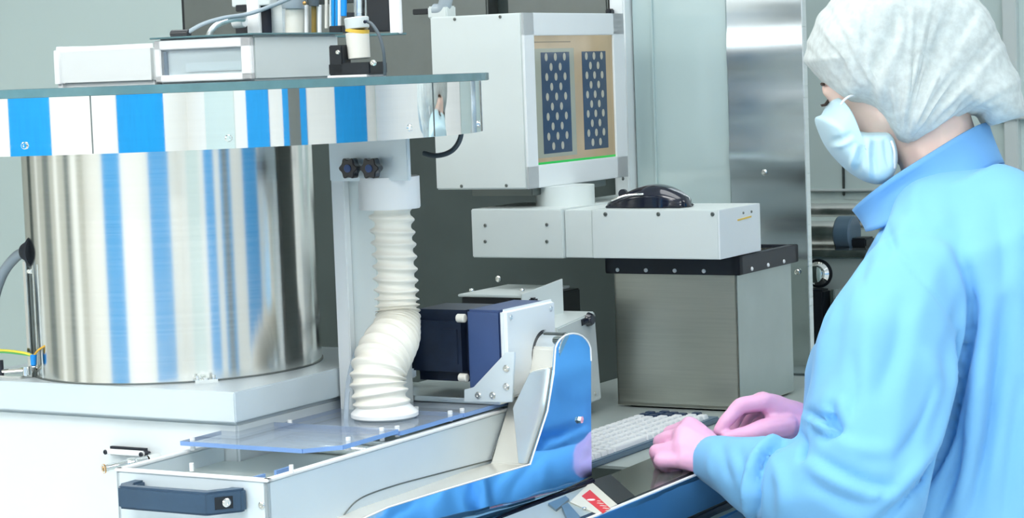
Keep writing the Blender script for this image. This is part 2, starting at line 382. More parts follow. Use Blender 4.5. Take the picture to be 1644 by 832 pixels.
# equipment seen between column and worker
t = thing('wall_machine', 'steel instrument block with knob and black box seen between column and gown', 'machine', PB(1340, 600, 4.3))
a0 = AB(PB(1270, 400, 4.2)); a1 = AB(PB(1440, 400, 4.2)); zt = AB(PB(1340, 412, 4.2))[2]
MB().box(a0[0], a1[0], 4.2, 4.5, 0, zt, .004).build('housing', 'bench', t)
MB().box(a0[0], a1[0], 4.185, 4.5, zt, zt+.014, .003).build('shelf', 'steel', t)
c = PB(1315, 439, 4.2); MB().lathe(c, [(0, 0), (.024, 0), (.024, .006), (.017, .012), (.017, .025), (.010, .028), (0, .028)], -V, 32).build('knob', 'chrome', t)
MB().lathe(c+V*.001, [(0, 0), (.029, 0), (.029, .004), (0, .004)], -V, 32).build('knob_ring', 'black', t)
c0 = AB(PB(1300, 463, 4.19)); c1 = AB(PB(1332, 520, 4.19))
MB().box(c0[0], c1[0], 4.16, 4.2, c1[2]-.15, c0[2], .004).build('black_box', 'black', t)
MB().box(c1[0]+.01, c1[0]+.02, 4.17, 4.2, c1[2]-.1, c0[2], .002).build('cable_duct', 'steel', t)
t = thing('steel_pipe', 'long horizontal brushed steel pipe along the back wall above the black motor', 'pipe', PB(1340, 345, 4.35))
z1 = AB(PB(1340, 346, 4.35))
MB().cyl(W(z1[0]-.4, 4.38, z1[2]), W(z1[0]+.5, 4.38, z1[2]), .032).build('pipe_body', 'steel', t)
for aa in (z1[0]-.3, z1[0]+.4): MB().box(aa-.01, aa+.01, 4.38, 4.599, z1[2]-.012, z1[2]+.012).build('wall_bracket', 'steel', t)
t = thing('steel_motor', 'short steel cylinder with a dark end cap on the instrument shelf', 'motor', PB(1320, 400, 4.28))
z2 = AB(PB(1315, 376, 4.25))
MB().cyl(W(z2[0]-.16, 4.27, z2[2]), W(z2[0]+.035, 4.27, z2[2]), .034).build('motor_body', 'steel', t)
MB().cyl(W(z2[0]+.035, 4.27, z2[2]), W(z2[0]+.07, 4.27, z2[2]), .036, bev=.003).build('end_cap', 'kb_frame', t)
MB().box(z2[0]-.05, z2[0]+.03, 4.25, 4.30, zt+.014, z2[2]-.02, .003).build('foot', 'black', t)
MB().box(z2[0]+.06, z2[0]+.10, 4.25, 4.30, zt+.014, z2[2]-.008, .003).build('terminal_box', 'black', t)

# ------------------------------------------------------------------ machine base with drum
TC = W(-1.830, 2.292, 0); TR = .1865; ZB = 1.134
t = thing('machine_cabinet', 'large pale grey machine cabinet with thick top plate under the steel drum', 'machine', W(-2.1, 2.5, 0))
MB().box(-2.04, -1.603, 2.112, 2.49, 0, 1.095, .003).box(-2.75, -2.035, 2.112, 2.205, 0, 1.095, .003).build('cabinet_body', 'body_paint', t)
MB().prism([W(-1.596, 2.1, 1.0975), W(-1.596, 2.50, 1.0975), W(-2.05, 2.50, 1.0975), W(-2.05, 2.215, 1.0975), W(-2.76, 2.215, 1.0975), W(-2.76, 2.1, 1.0975)], Z*(ZB-1.0975), .0015).build('top_plate', 'alu_white', t)
MB().box(-2.03, -1.61, 2.12, 2.48, 1.0945, 1.098).box(-2.745, -2.03, 2.12, 2.20, 1.0945, 1.098).build('gap_strip', 'panel_dark', t)

t = thing('steel_drum', 'big brushed stainless steel drum standing on the cabinet top plate', 'drum', TC+Z*ZB)
MB().lathe(TC, [(0, ZB), (TR, ZB), (TR, 1.4235), (0, 1.4235)], Z, 160).build('drum_shell', 'drum', t)
MB().lathe(TC, [(TR-.002, ZB), (TR+.0015, ZB), (TR+.0015, ZB+.002), (TR-.002, ZB+.002)], Z, 128).build('base_seal', 'panel_steel', t)
def polar(deg, r, z): return TC + Vector((math.sin(math.radians(deg))*r, -math.cos(math.radians(deg))*r, z))
for dg in (18,):
    c = polar(dg, TR+.008, ZB); tdir = Vector((math.cos(math.radians(dg)), math.sin(math.radians(dg)), 0)); rdir = Vector((math.sin(math.radians(dg)), -math.cos(math.radians(dg)), 0))
    m = MB(); m.prism([c-tdir*.014-rdir*.007, c+tdir*.014-rdir*.007, c+tdir*.014+rdir*.006, c-tdir*.014+rdir*.006], Z*.004)
    m.cyl(c-tdir*.010, c-tdir*.010+Z*.009, .0022, seg=12); m.cyl(c+tdir*.010, c+tdir*.010+Z*.009, .0022, seg=12); m.cyl(c+rdir*.002, c+rdir*.002+Z*.006, .004, seg=16)
    m.build('clamp', 'chrome', t, label='small chrome clamp at the foot of the drum')
# drum side flange (far left) and support post
t = thing('drum_support', 'grey metal angle bracket standing left of the drum on the plate', 'bracket', PZ(65, 610, ZB))
p = AB(PZ(72, 607, ZB))
MB().box(p[0]-.020, p[0]+.010, p[1]+.002, p[1]+.005, ZB, ZB+.150, .0008).build('bracket_sheet', 'panel_steel', t)
MB().box(p[0]+.008, p[0]+.0115, p[1]-.014, p[1]+.003, ZB, ZB+.146, .0008).build('bracket_flange', 'alu', t)
MB().box(p[0]-.026, p[0]-.020, p[1]-.002, p[1]+.005, ZB, ZB+.148, .0008).build('bracket_flange', 'steel', t)
for (da, zz) in ((-.017, .135), (.003, .135), (.003, .012), (-.017, .012)): screw(W(p[0]+da, p[1]+.002, ZB+zz), -V, .0035, t, 'chrome', h=.003)
MB().box(p[0]-.028, p[0]-.010, p[1]+.022, p[1]+.034, ZB, 1.424, .001).build('upright', 'steel', t)
t = thing('cable_gland', 'black cable gland with grey cable at the left edge of the drum', 'cable', PY(50, 405, 2.78))
g = PB(54, 404, p[1]+.012)
MB().lathe(g+U*.004, [(0, 0), (.020, 0), (.021, .003), (.012, .006), (.012, .016), (.010, .020), (0, .020)], -U, 28).build('gland_nut', 'rubber', t)
MB().prism([g+U*.004+Z*.022-V*.006, g+U*.004+Z*.022+V*.006, g+U*.004-Z*.020+V*.006, g+U*.004-Z*.020-V*.006], U*.004).build('gland_plate', 'black', t)
MB().tube([g-U*.012, PB(24, 414, p[1]+.01), PB(2, 445, p[1]+.005), PB(-12, 500, p[1]), PB(-18, 620, p[1])], .0068, 14, 40).build('cable', 'grey_cable', t)
t = thing('earth_wire', 'yellow green earth wire with blue terminal clipped beside the bracket', 'wire', PZ(50, 605, ZB))
e = PB(54, 572, p[1]-.016)
MB().tube([PB(-30, 562, p[1]), PB(10, 563, p[1]-.01), PB(40, 567, p[1]-.016), e], .0016, 10, 30).build('wire', 'yellow_wire', t)
MB().tube([PB(-30, 565, p[1]+.001), PB(10, 566, p[1]-.009), PB(40, 569.5, p[1]-.015), e], .0013, 10, 30).build('wire', 'green', t)
MB().tube([e, PB(62, 562, p[1]-.017), PB(76, 553, p[1]-.016), PB(90, 540, p[1]-.01)], .0013, 10, 20).build('wire', 'orange', t)
MB().cyl(e+Z*.002, PB(54, 586, p[1]-.016), .0042, .0035, 16).build('terminal', 'blue_plastic', t)
e2 = PZ(55, 603, ZB)
MB().cyl(PB(54, 586, p[1]-.016), Vector((e2.x, e2.y, ZB)), .003, seg=12).build('stud', 'chrome', t)
t = thing('toggle_latch', 'small chrome toggle latch on the plate at the left picture edge', 'latch', PZ(25, 608, ZB))
l0 = AB(PZ(3, 606, ZB)); l1 = AB(PZ(42, 607, ZB))
MB().box(l0[0]-.004, l1[0], l0[1]-.006, l0[1]+.012, ZB, ZB+.003, .001).build('latch_plate', 'steel', t)
MB().tube([W(l0[0], l0[1], ZB+.008), W(l1[0], l1[1], ZB+.011)], .0025, 10).build('latch_bar', 'chrome', t)
MB().cyl(W(l0[0], l0[1], ZB+.003), W(l0[0], l0[1], ZB+.022), .003, seg=12).build('latch_pin', 'rubber', t)
MB().cyl(W(l1[0], l1[1], ZB+.003), W(l1[0], l1[1], ZB+.014), .004, seg=12).build('latch_pin', 'chrome', t)

# ------------------------------------------------------------------ mirrored ring hood with glass disc
RR = .408; z0r, z1r = 1.424, 1.4885
t = thing('ring_hood', 'wide mirror polished steel ring under the thin glass disc above the drum', 'ring', TC+Z*z0r)
MB().lathe(TC, [(RR, z0r), (RR, z1r), (RR-.004, z1r), (RR-.004, z0r+.003), (0, z0r+.003), (0, z0r), (RR, z0r)][:-1] + [(RR, z0r)], Z, 220).build('ring_band', 'mirror', t)
MB().lathe(TC, [(0, z1r), (RR+.008, z1r), (RR+.008, z1r+.010), (0, z1r+.010)], Z, 160).build('glass_disc', 'disc_glass', t, label='flat glass disc')
MB().lathe(TC, [(RR+.008, z1r+.0002), (RR+.0095, z1r+.0006), (RR+.0095, z1r+.0096), (RR+.008, z1r+.0098)], Z, 160).build('disc_rim', 'disc_edge', t, label='dark green glass edge')
def ring_pt(x, y):
    d = ray(x, y); A_ = d.x**2+d.y**2; ex = -TC.x; ey = -TC.y; B_ = 2*(d.x*ex+d.y*ey); C_ = ex*ex+ey*ey-RR*RR
    s = (-B_-math.sqrt(max(0, B_*B_-4*A_*C_)))/(2*A_); return EYE+d*s
for (x, y) in ((40, 234), (367, 222), (658, 205), (768, 199)):
    pp = ring_pt(x, y); nn = Vector((pp.x-TC.x, pp.y-TC.y, 0)); screw(pp, nn, .0042, t, 'chrome', 'bolt', .003)
for x in (147, 697):
    pp = ring_pt(x, 200); nn = Vector((pp.x-TC.x, pp.y-TC.y, 0)).normalized(); td = nn.cross(Z)
    MB().prism([Vector((pp.x, pp.y, z0r+.0005))-td*.0007, Vector((pp.x, pp.y, z0r+.0005))+td*.0007, Vector((pp.x, pp.y, z1r))+td*.0007, Vector((pp.x, pp.y, z1r))-td*.0007], nn*.0006).build('seam', 'panel_steel', t)

# ------------------------------------------------------------------ boxes and gear on the glass disc
ZG = z1r+.010
t = thing('frosted_box', 'low frosted white box at the left on the glass disc', 'box', W(-1.93, 2.36, ZG))
MB().box(-2.018, -1.852, 2.30, 2.44, ZG, 1.552, .006, 4).build('box_body', 'frost', t)
MB().box(-2.0225, -2.005, 2.296, 2.445, ZG, 1.553, .005, 4).build('end_rim', 'cup', t)
t = thing('covered_box', 'pale box with clear front window and satin right side on the glass disc', 'box', W(-1.77, 2.36, ZG))
MB().box(-1.846, -1.692, 2.30, 2.49, ZG, 1.556, .003).build('box_body', 'light_paint', t)
m = MB(); zt_, zb_ = 1.554, ZG+.002
m.box(-1.846, -1.692, 2.293, 2.30, zt_-.012, zt_, .001).box(-1.846, -1.692, 2.293, 2.30, zb_, zb_+.009, .001).box(-1.846, -1.836, 2.293, 2.30, zb_, zt_, .001).box(-1.708, -1.692, 2.293, 2.30, zb_, zt_, .001)
m.build('window_frame', 'cup', t)
MB().box(-1.836, -1.708, 2.295, 2.2965, zb_+.009, zt_-.012).build('window_pane', 'window_clear', t)
MB().box(-1.834, -1.829, 2.297, 2.3, zb_+.009, zt_-.014).build('window_strip', 'kb_frame', t)
MB().box(-1.80, -1.71, 2.2975, 2.3, zb_+.012, zb_+.024, .001).build('inner_rail', 'alu', t)
MB().box(-1.851, -1.687, 2.29, 2.495, 1.556, 1.5585, .0008).build('lid', 'disc_edge', t, label='thin grey green lid edge')
# bracket with sensor
sp = AB(PB(578, 100, 2.33))
t = thing('sensor_bracket', 'small black L bracket under the white sensor on the glass disc', 'bracket', W(sp[0], 2.34, ZG))
q0 = AB(PB(531, 118, 2.33)); q1 = AB(PB(597, 98, 2.33))
MB().box(q0[0], q1[0], 2.325, 2.365, ZG+.003, q1[2]-.001, .0015).build('arm', 'black', t)
q2 = AB(PB(531, 73, 2.33)); q3 = AB(PB(552, 73, 2.33))
MB().box(q2[0], q3[0], 2.325, 2.345, ZG+.003, q2[2], .0012).build('upright', 'black', t)
MB().box(q0[0], q1[0]-.004, 2.322, 2.368, ZG, ZG+.003, .0005).build('base_plate', 'cup', t)
screw(PB(543, 84, 2.325), -V, .0032, t, 'chrome', h=.003); screw(PB(600, 101, 2.325), -V, .004, t, 'chrome', h=.004)
t = thing('sensor', 'white cylindrical sensor with yellow band and dark cable above the glass disc', 'sensor', PB(576, 95, 2.35))
s0 = AB(PB(577, 94.5, 2.345)); s1 = AB(PB(572, 28, 2.345)); s2 = AB(PB(573.5, 52, 2.345)); s3 = AB(PB(574, 46.5, 2.345))
def AW(q): return W(*q)
MB().cyl(AW(s0), AW(s2), .0138, .0148, 32, .001).build('sensor_body', 'cream', t)
MB().cyl(AW(s2), AW(s3), .0150, seg=32).build('band', 'yellow', t)
MB().cyl(AW(s3), AW(s1), .0150, .0155, 32, .001).build('sensor_head', 'light_paint', t)
MB().cyl(PB(563, 28, 2.345), PB(563, 20, 2.345), .005, seg=16).build('plug', 'black', t)
MB().tube([PB(588, 34, 2.335), PB(598, 40, 2.335), PB(609, 58, 2.335), PB(616, 85, 2.335), PB(618, 121, 2.34)], .0022, 10, 40).build('cable', 'dark_cable', t)
screw(PB(586, 35, 2.331), -V, .0022, t, 'dark_navy')
# upper tooling frame, b = 2.56 behind the boxes
BF = 2.52
def fbox(m, x0, y0, x1, y1, d=.03, b=BF, bev=.001):
    p, q = AB(PB(x0, y0, b)), AB(PB(x1, y1, b)); p2, q2 = AB(PB(x1, y0, b)), AB(PB(x0, y1, b))
    m.box(min(p[0], q2[0]), max(q[0], p2[0]), b, b+d, min(q[2], q2[2]), max(p[2], p2[2]), bev); return m
t = thing('tooling_frame', 'white bracket frame with valves and rods on top of the pale box', 'frame', PB(510, 58, BF))
fbox(MB(), 397, -60, 412, 57, .006).build('upright', 'cup', t)
fbox(MB(), 626, -60, 639, 54, .006).build('upright', 'cup', t)
fbox(MB(), 372, -60, 430, 8, .03, BF+.001).build('cross_plate', 'light_paint', t)
rz = AB(PB(540, 57, BF))[2]; MB().box(AB(PB(330, 57, BF))[0], AB(PB(640, 57, BF))[0], BF-.002, BF+.02, rz-.003, rz, .0006).build('base_rail', 'disc_edge', t)
fbox(MB(), 413, 4, 436, 54, .02, BF+.03).build('dark_block', 'dark_navy', t)
fbox(MB(), 378, 8, 397, 18, .02, BF).build('dark_clip', 'black', t)
fbox(MB(), 378, 42, 397, 56, .02, BF+.01).build('dark_clip', 'black', t)
fbox(MB(), 590, -20, 625, 50, .03, BF+.004).build('motor_block', 'black', t)
fbox(MB(), 436, -20, 452, 54, .01, BF+.02).build('back_plate', 'alu', t)
fbox(MB(), 375, -60, 600, 2, .02, BF+.05).build('top_beam', 'panel_steel', t)
def fcyl(x, y0, y1, rpx, mat, name, b=BF+.015):
    p0, p1 = PB(x, y1, b), PB(x, y0, b); MB().cyl(p0, p1, rpx*2.55/3600, seg=28, bev=.0006).build(name, mat, t)
fcyl(473, 14, 54, 18, 'cream', 'valve_body'); fcyl(473, -20, 14, 24, 'grey_cable', 'valve_head')
fcyl(504, -10, 54, 5, 'amber', 'rod'); fcyl(492, 8, 54, 4, 'cup', 'rod'); fcyl(513, 8, 54, 4, 'cup', 'rod')
fcyl(504, -30, 10, 10, 'dark_cable', 'rod_collar', BF+.01)
MB().ball(PB(489, 5, BF), .003).build('brass_tip', 'brass', t)
for x, mt in ((524, 'cream'), (531, 'mirror'), (535, 'blue_panel'), (545, 'cup'), (541, 'blue_panel')):
    fcyl(x, -20, 46, 3.4, mt, 'rod', BF+.02)
fcyl(552, -20, 26, 6, 'blue_plastic', 'air_tube', BF-.005)
fcyl(578, -20, 30, 12, 'alu', 'clamp_tube', BF+.02)
fbox(MB(), 528, 42, 548, 53, .02, BF).build('dark_clip', 'black', t)
t = thing('elbow_connector', 'black plug with grey cable lying on the pale box lid', 'cable', PB(290, 60, 2.45))
MB().cyl(PB(276, 55, 2.42), PB(304, 54, 2.42), .0058, seg=18, bev=.001).build('plug', 'black', t)
MB().cyl(PB(287, 55, 2.42), PB(288, 63, 2.42), .005, seg=16).build('plug_nut', 'dark_navy', t)
MB().tube([PB(300, 53, 2.42), PB(325, 39, 2.43), PB(358, 29, 2.45), PB(400, 22, 2.49), PB(440, 8, 2.50), PB(500, -16, 2.50)], .0028, 10, 60).build('cable', 'grey_cable', t)
t = thing('air_hose', 'pale grey air hose curving up from the box lid', 'hose', PB(335, 60, 2.45))
MB().tube([PB(334, 60, 2.45), PB(340, 48, 2.45), PB(352, 38, 2.46), PB(372, 31, 2.47), PB(392, 30, 2.49)], .0042, 12, 40).build('hose_tube', 'alu', t)
MB().cyl(PB(376, 36, 2.5), PB(393, 34, 2.5), .0085, seg=20, bev=.001).build('hose_fitting', 'cup', t)
# small clamp above the monitor
t = thing('pipe_elbow', 'light grey elbow clamp at the top edge left of the monitor', 'clamp', PB(705, 20, 3.1))
MB().tube([PB(698, 17, 3.1), PB(710, 15, 3.1), PB(716, 0, 3.1), PB(722, -40, 3.1)], .011, 14, 24).build('elbow', 'grey_cable', t)
MB().box(*(lambda p: (p[0]-.016, p[0]+.02, 3.09, 3.12, 1.588, p[2]+.008))(AB(PB(705, 18, 3.1))), .002).build('clamp_foot', 'light_paint', t)
MB().box(*(lambda p, q: (p[0], q[0], 3.12, 3.14, q[2], p[2]))(AB(PB(662, 15, 3.12)), AB(PB(700, 22, 3.12))), .001).build('clamp_arm', 'black', t)

# ------------------------------------------------------------------ bracket column, knobs, hose
t = thing('hose_column', 'pale grey upright column with wide top bracket right of the drum', 'column', W(-1.58, 2.35, .9))
MB().box(-1.594, -1.575, 2.315, 2.327, 1.05, 1.424, .001).build('front_flange', 'white_paint', t)
MB().box(-1.5935, -1.538, 2.327, 2.40, 1.05, 1.424, .0015).build('column_body', 'light_paint', t)
MB().box(-1.594, -1.478, 2.313, 2.321, 1.370, 1.4235, .0012).build('top_bracket', 'alu_white', t)
for x in (574, 608):
    kc = PB(x, 269, 2.313)
    k = thing('star_knob', 'black star grip knob on the bracket, %s one' % ('left' if x < 600 else 'right'), 'knob', kc)
    if x < 600: k['label'] = 'left of two black star knobs on the hose bracket'
    else: k['label'] = 'right of two black star knobs on the hose bracket'
    k['group'] = 'star knobs on the hose bracket'
    pts = []
    for i in range(60):
        th = 2*math.pi*i/60; rr = .0122*(1+.14*math.cos(6*th)); pts.append(kc - V*.010 + U*math.cos(th)*rr + Z*math.sin(th)*rr)
    MB().prism(pts, -V*.012, .0012).build('grip', 'gloss_black', k)
    MB().cyl(kc, kc-V*.011, .006, seg=20).build('stem', 'steel', k)
    MB().cyl(kc-V*.022, kc-V*.0235, .005, seg=20, bev=.0005).build('cap', 'navy', k)
t = thing('cable_loop', 'dark grey cable bending under the right end of the ring', 'cable', PB(720, 235, 2.5))
MB().tube([PB(742, 200, 2.5), PB(739, 222, 2.5), PB(730, 238, 2.5), PB(716, 247, 2.5), PB(698, 250, 2.5), PB(680, 246, 2.5)], .0034, 12, 40).build('cable', 'dark_cable', t)

t = thing('flexible_hose', 'white ribbed flexible hose from the bracket down to the clear covers', 'hose', PY(620, 684, 2.74))
HB = 2.345
cc = AB(PB(624, 290, HB))
cup_top = W(cc[0], HB, 1.3695); cup_bot = W(cc[0], HB, AB(PB(624, 335, HB))[2])
MB().lathe(cup_bot, [(0, 0), (.032, 0), (.0375, 0), (.0385, .002), (.0385, .040), (0, .040)], Z, 48).build('cup', 'cup', t, label='smooth white hose cup')
hp = [PY(626, 330, 2.80), PY(629, 370, 2.80), PY(632, 410, 2.80), PY(634, 450, 2.80), PY(636, 483, 2.80), PY(638, 512, 2.795), PY(634, 540, 2.775), PY(620, 564, 2.745), PY(609, 590, 2.725), PY(607, 615, 2.718), PY(612, 642, 2.715), PY(618, 676, 2.715)]
HP = smooth_path(hp, 660)
NN = len(HP)-1
# pitch along the hose: loose at the top, compressed in the middle
ph = [0.0]; 
for i in range(NN):
    f = i/NN; dens = 1.0
    if .34 < f < .62: dens = 1.0 + 1.0*math.sin((f-.34)/.28*math.pi)
    ph.append(ph[-1]+dens)
tot = ph[-1]; NR = 27
def hr(f, th):
    i = min(NN, int(f*NN)); x = (ph[i]/tot*NR + th/(2*math.pi)) % 1.0
    base = .0255 + (.006 if f > .5 else .006*max(0, (f-.35)/.15) if f > .35 else 0)
    base = .0255 + .0058*max(0, min(1, (f-.48)/.14))
    rib = .0050*(abs(math.cos(math.pi*x))**3.0)
    return base + rib - .001
MB().tube(HP, 0, 56, None, hr).build('hose_tube', 'hose_plastic', t, smooth=80)
wire_pts = []
fb = HP[-1]
MB().lathe(Vector((fb.x, fb.y, 1.0825)), [(0, 0), (.037, 0), (.0415, .003), (.0415, .007), (.036, .012), (.030, .018), (0, .018)], Z, 48).build('hose_foot', 'cup', t)
t = thing('clear_tube', 'thin clear tube hanging behind the hose down to the clear covers', 'tube', PY(560, 690, 2.70))
MB().tube([PB(604, 500, 2.40), PB(588, 520, 2.38), PB(574, 560, 2.33), PB(562, 600, 2.29), PB(557, 640, 2.26), PB(555, 695, 2.235), PB(556, 712, 2.23)], .0032, 10, 50).build('tube_wall', 'acrylic', t)
MB().box(*(lambda p: (p[0]-.006, p[0]+.006, 2.222, 2.234, 1.068, p[2]+.007))(AB(PB(556, 705, 2.228))), .001).build('tube_holder', 'cup', t)

# ------------------------------------------------------------------ feed conveyor with clear covers and polished arm
ZC = 1.07; CA0, CA1, CB0, CB1 = -1.628, -1.42, 1.919, 2.457
t = thing('feed_conveyor', 'pale metal feed conveyor trough with polished curved arm on the right', 'conveyor', W(-1.52, 2.2, .7))
m = MB()
m.box(CA0, CA1, CB0, CB0+.006, .74, ZC, .001).box(CA1-.006, CA1, CB0, CB1, .74, ZC, .001).box(CA0, CA0+.006, CB0, 2.11, .74, ZC, .001)
m.box(-1.60, CA1, CB0, CB1, .74, .76, .001).box(-1.60, CA1, CB1-.006, CB1, .74, ZC, .001)
m.build('trough_wall', 'alu_white', t)
MB().box(-1.60, CA1-.006, CB0+.006, CB1-.006, 1.040, 1.050).box(CA0+.006, -1.60, CB0+.006, 2.108, 1.040, 1.050).build('trough_floor', 'bench', t)
m = MB(); m.box(CA0-.001, CA1+.0015, CB0-.0015, CB0+.007, ZC, ZC+.0035, .0008).box(CA1-.007, CA1+.0015, CB0, CB1, ZC, ZC+.0035, .0008).box(CA0-.001, CA0+.007, CB0, 2.11, ZC, ZC+.0035, .0008)
m.build('rim', 'cup', t, label='white rim around the trough')
# inner rollers / dividers
MB().cyl(W(-1.597, 2.19, 1.058), W(CA1-.01, 2.19, 1.056), .008).build('roller', 'chrome', t)
MB().box(-1.598, CA1-.01, 2.20, 2.21, 1.05, 1.066, .001).build('divider', 'alu', t)
for b_ in (1.98, 2.03): 
    MB().box(-1.47, -1.467, b_-.03, b_, 1.03, 1.066).build('divider', 'glass_edge', t)
# clear covers
def sheet(parent, pts, z, th, name='cover_sheet'):
    P = [Vector((p.x, p.y, z)) for p in pts]
    MB().prism(P, Z*th).build(name, 'acrylic', parent)
    m = MB()
    for i in range(len(P)):
        p, q = P[i], P[(i+1) % len(P)]; d = (q-p).normalized(); nn = Vector((d.y, -d.x, 0))
        cen = sum(P, Vector())/len(P)
        if nn.dot((p+q)/2-cen) < 0: nn = -nn
        m.prism([p+Z*.0003, q+Z*.0003, q+nn*.0012+Z*.0003, p+nn*.0012+Z*.0003], Z*(th-.0006))
    m.build('cover_edge', 'glass_edge', parent)
cv = thing('clear_cover', 'front clear acrylic cover with blue edges over the trough', 'cover', W(-1.52, 2.05, ZC), 'clear acrylic trough covers')
sheet(cv, [W(-1.627, 2.035, 0), W(-1.455, 2.035, 0), W(-1.425, 2.07, 0), W(-1.425, 2.185, 0), W(-1.627, 2.185, 0)], 1.080, .0055)
for a_, b_ in ((-1.618, 2.045), (-1.437, 2.10), (-1.437, 2.17)): MB().cyl(W(a_, b_, ZC+.0035), W(a_, b_, 1.089), .003, seg=12).build('standoff', 'cup', cv)
cv = thing('clear_cover', 'middle clear acrylic cover carrying the foot of the white hose', 'cover', W(-1.52, 2.3, ZC), 'clear acrylic trough covers')
sheet(cv, [W(-1.60, 2.19, 0), W(-1.424, 2.19, 0), W(-1.424, 2.33, 0), W(-1.60, 2.33, 0)], 1.0770, .0055)
for a_, b_ in ((-1.59, 2.20), (-1.435, 2.20), (-1.435, 2.32)): MB().cyl(W(a_, b_, ZC+.0035), W(a_, b_, 1.0865), .003, seg=12).build('standoff', 'cup', cv)
cv = thing('clear_cover', 'rear clear acrylic cover beside the motor bracket', 'cover', W(-1.5, 2.4, ZC), 'clear acrylic trough covers')
sheet(cv, [W(-1.60, 2.335, 0), W(-1.424, 2.335, 0), W(-1.424, 2.45, 0), W(-1.60, 2.45, 0)], 1.0765, .0055)
for a_, b_ in ((-1.436, 2.35), (-1.50, 2.345)): MB().cyl(W(a_, b_, ZC+.0035), W(a_, b_, 1.085), .003, seg=12).build('standoff', 'cup', cv)
for (x, y) in ((308, 752), (420, 811), (468, 755)):
    if y < 800: 
        w_ = AB(PZ(x, y+4, ZC+.0035)); MB().cyl(W(w_[0], max(w_[1], CB0), ZC+.003), W(w_[0], max(w_[1], CB0), ZC+.012), .0025, seg=12).build('stud', 'cup', t)
screw(PB(420, 812, CB0), -V, .0042, t, 'steel', 'bolt', .002)
# handle
h = thing('pull_handle', 'dark slate blue grab handle on the front of the trough', 'handle', PB(290, 800, CB0))
hc = [(-1.6285, 1.919), (-1.6285, 1.888), (-1.616, 1.876), (-1.472, 1.876), (-1.455, 1.888), (-1.455, 1.919)]
hl = AB(PB(183, 790, 1.878)); hrr = AB(PB(345, 800, 1.878)); 
A0, A1 = AB(PB(180, 790, 1.88))[0], AB(PB(393, 790, 1.915))[0]
ztop = AB(PB(250, 785, 1.88))[2]; zbot = AB(PB(250, 822, 1.88))[2]
A2 = AB(PB(331, 800, 1.878))[0]
out_ = [(A0, 1.919), (A0, 1.892), (A0+.010, 1.878), (A2-.004, 1.878), (A2, 1.8795), (A1, 1.910), (A1, 1.919)]
inn = [(A1-.020, 1.919), (A1-.021, 1.912), (A2-.010, 1.894), (A0+.022, 1.892), (A0+.016, 1.902), (A0+.016, 1.919)]
MB().prism([W(a, b, zbot) for a, b in out_+inn], Z*(ztop-zbot), .0025).build('grip', 'handle', h)
zc_ = (ztop+zbot)/2; hz_ = (ztop-zbot)/2-.006
nd = Vector((W(A1, 1.910, 0)-W(A2, 1.8795, 0))).normalized(); nn_ = Vector((nd.y, -nd.x, 0))
p0_ = W(A2, 1.8795, zc_)+nd*.008; p1_ = W(A2, 1.8795, zc_)+nd*.028
MB().prism([p0_-Z*hz_, p1_-Z*hz_, p1_+Z*hz_, p0_+Z*hz_], nn_*.0006).build('recess_shade', 'black', h, label='flat black patch for the shaded hollow around the handle screw')  # flat black patch paints the shade inside the handle's hollow
screw(p1_-nd*.007, nn_, .005, h, 'chrome', h=.004)
# polished arm: outline in the a = const plane, thickness along a
AP = -1.36
outl = [(946, 580), (946, 680), (947, 764), (925, 775), (900, 787), (836, 812), (780, 836), (690, 866), (600, 900), (540, 910), (515, 895), (520, 870), (560, 842), (620, 815), (700, 790), (848, 746), (876, 660), (886, 600), (888, 570)] + [(917-29*math.cos(q*math.pi/12), 567-31*math.sin(q*math.pi/12)) for q in range(1, 12)]
PN = (U*math.cos(math.radians(6)) - V*math.sin(math.radians(6)) + Z*math.tan(math.radians(7))).normalized()
P0 = W(AP, 2.50, 1.14)
def apt(x, y, a=AP):
    d = ray(x, y); q = P0 + U*(a-AP); return EYE + d*((q-EYE).dot(PN)/d.dot(PN))
outw = [apt(*p) for p in outl]
arm = MB().prism(outw, PN*.003).build('arm_plate', 'mirror_gown_tint', t, label='mirror polished curved arm plate with the reflected blue tinted in')
rimp = outw[10:] + [outw[0]]
MB().tube([q+PN*.0030 for q in rimp], .0011, 8).build('arm_rim', 'cup', t, label='bright rim around the arm plate')
# bolts on the arm plate
bp = apt(930, 674, AP+.003); MB().cyl(bp, bp+U*.004, .0048, seg=6).build('bolt', 'chrome', t)
# housing behind the plate
def scl(pts, c, k): return [c+(p-c)*k for p in pts]
hs = [apt(x, y) - U*.0605 for x, y in [(915, 542), (928, 545), (938, 556), (941, 580), (941, 755), (900, 790), (740, 822), (640, 848), (560, 870), (530, 868), (535, 850), (560, 840), (620, 818), (700, 795), (855, 748), (880, 660), (893, 590), (893, 560), (902, 546)]]
MB().prism(hs, U*.060, .002).build('arm_housing', 'cream_reflection', t, label='arm housing with the pale wall reflection painted on as cream')
pc = apt(916, 572); pc = W(-1.40, AB(pc)[1], AB(pc)[2])
MB().cyl(pc, pc+U*.040, .030, seg=48, bev=.001).build('pulley_cover', 'chrome', t)
MB().cyl(pc-U*.001, pc+U*.002, .033, seg=48).build('pulley_gap', 'rubber', t)
lw = apt(880, 541, -1.385); MB().box(*(lambda p: (p[0]-.012, p[0]+.018, p[1]-.006, p[1]+.004, pc.z+.0285, pc.z+.0303))((-1.382, AB(pc)[1]-.004, 0)), .0008).build('inspection_slot', 'panel_steel', t)
MB().prism([apt(x, y, AP-.001) for x, y in [(823, 655), (850, 598), (889, 590), (877, 650), (850, 746), (832, 745)]], V*.03-U*.006, .001).build('end_block', 'cream_reflection', t)
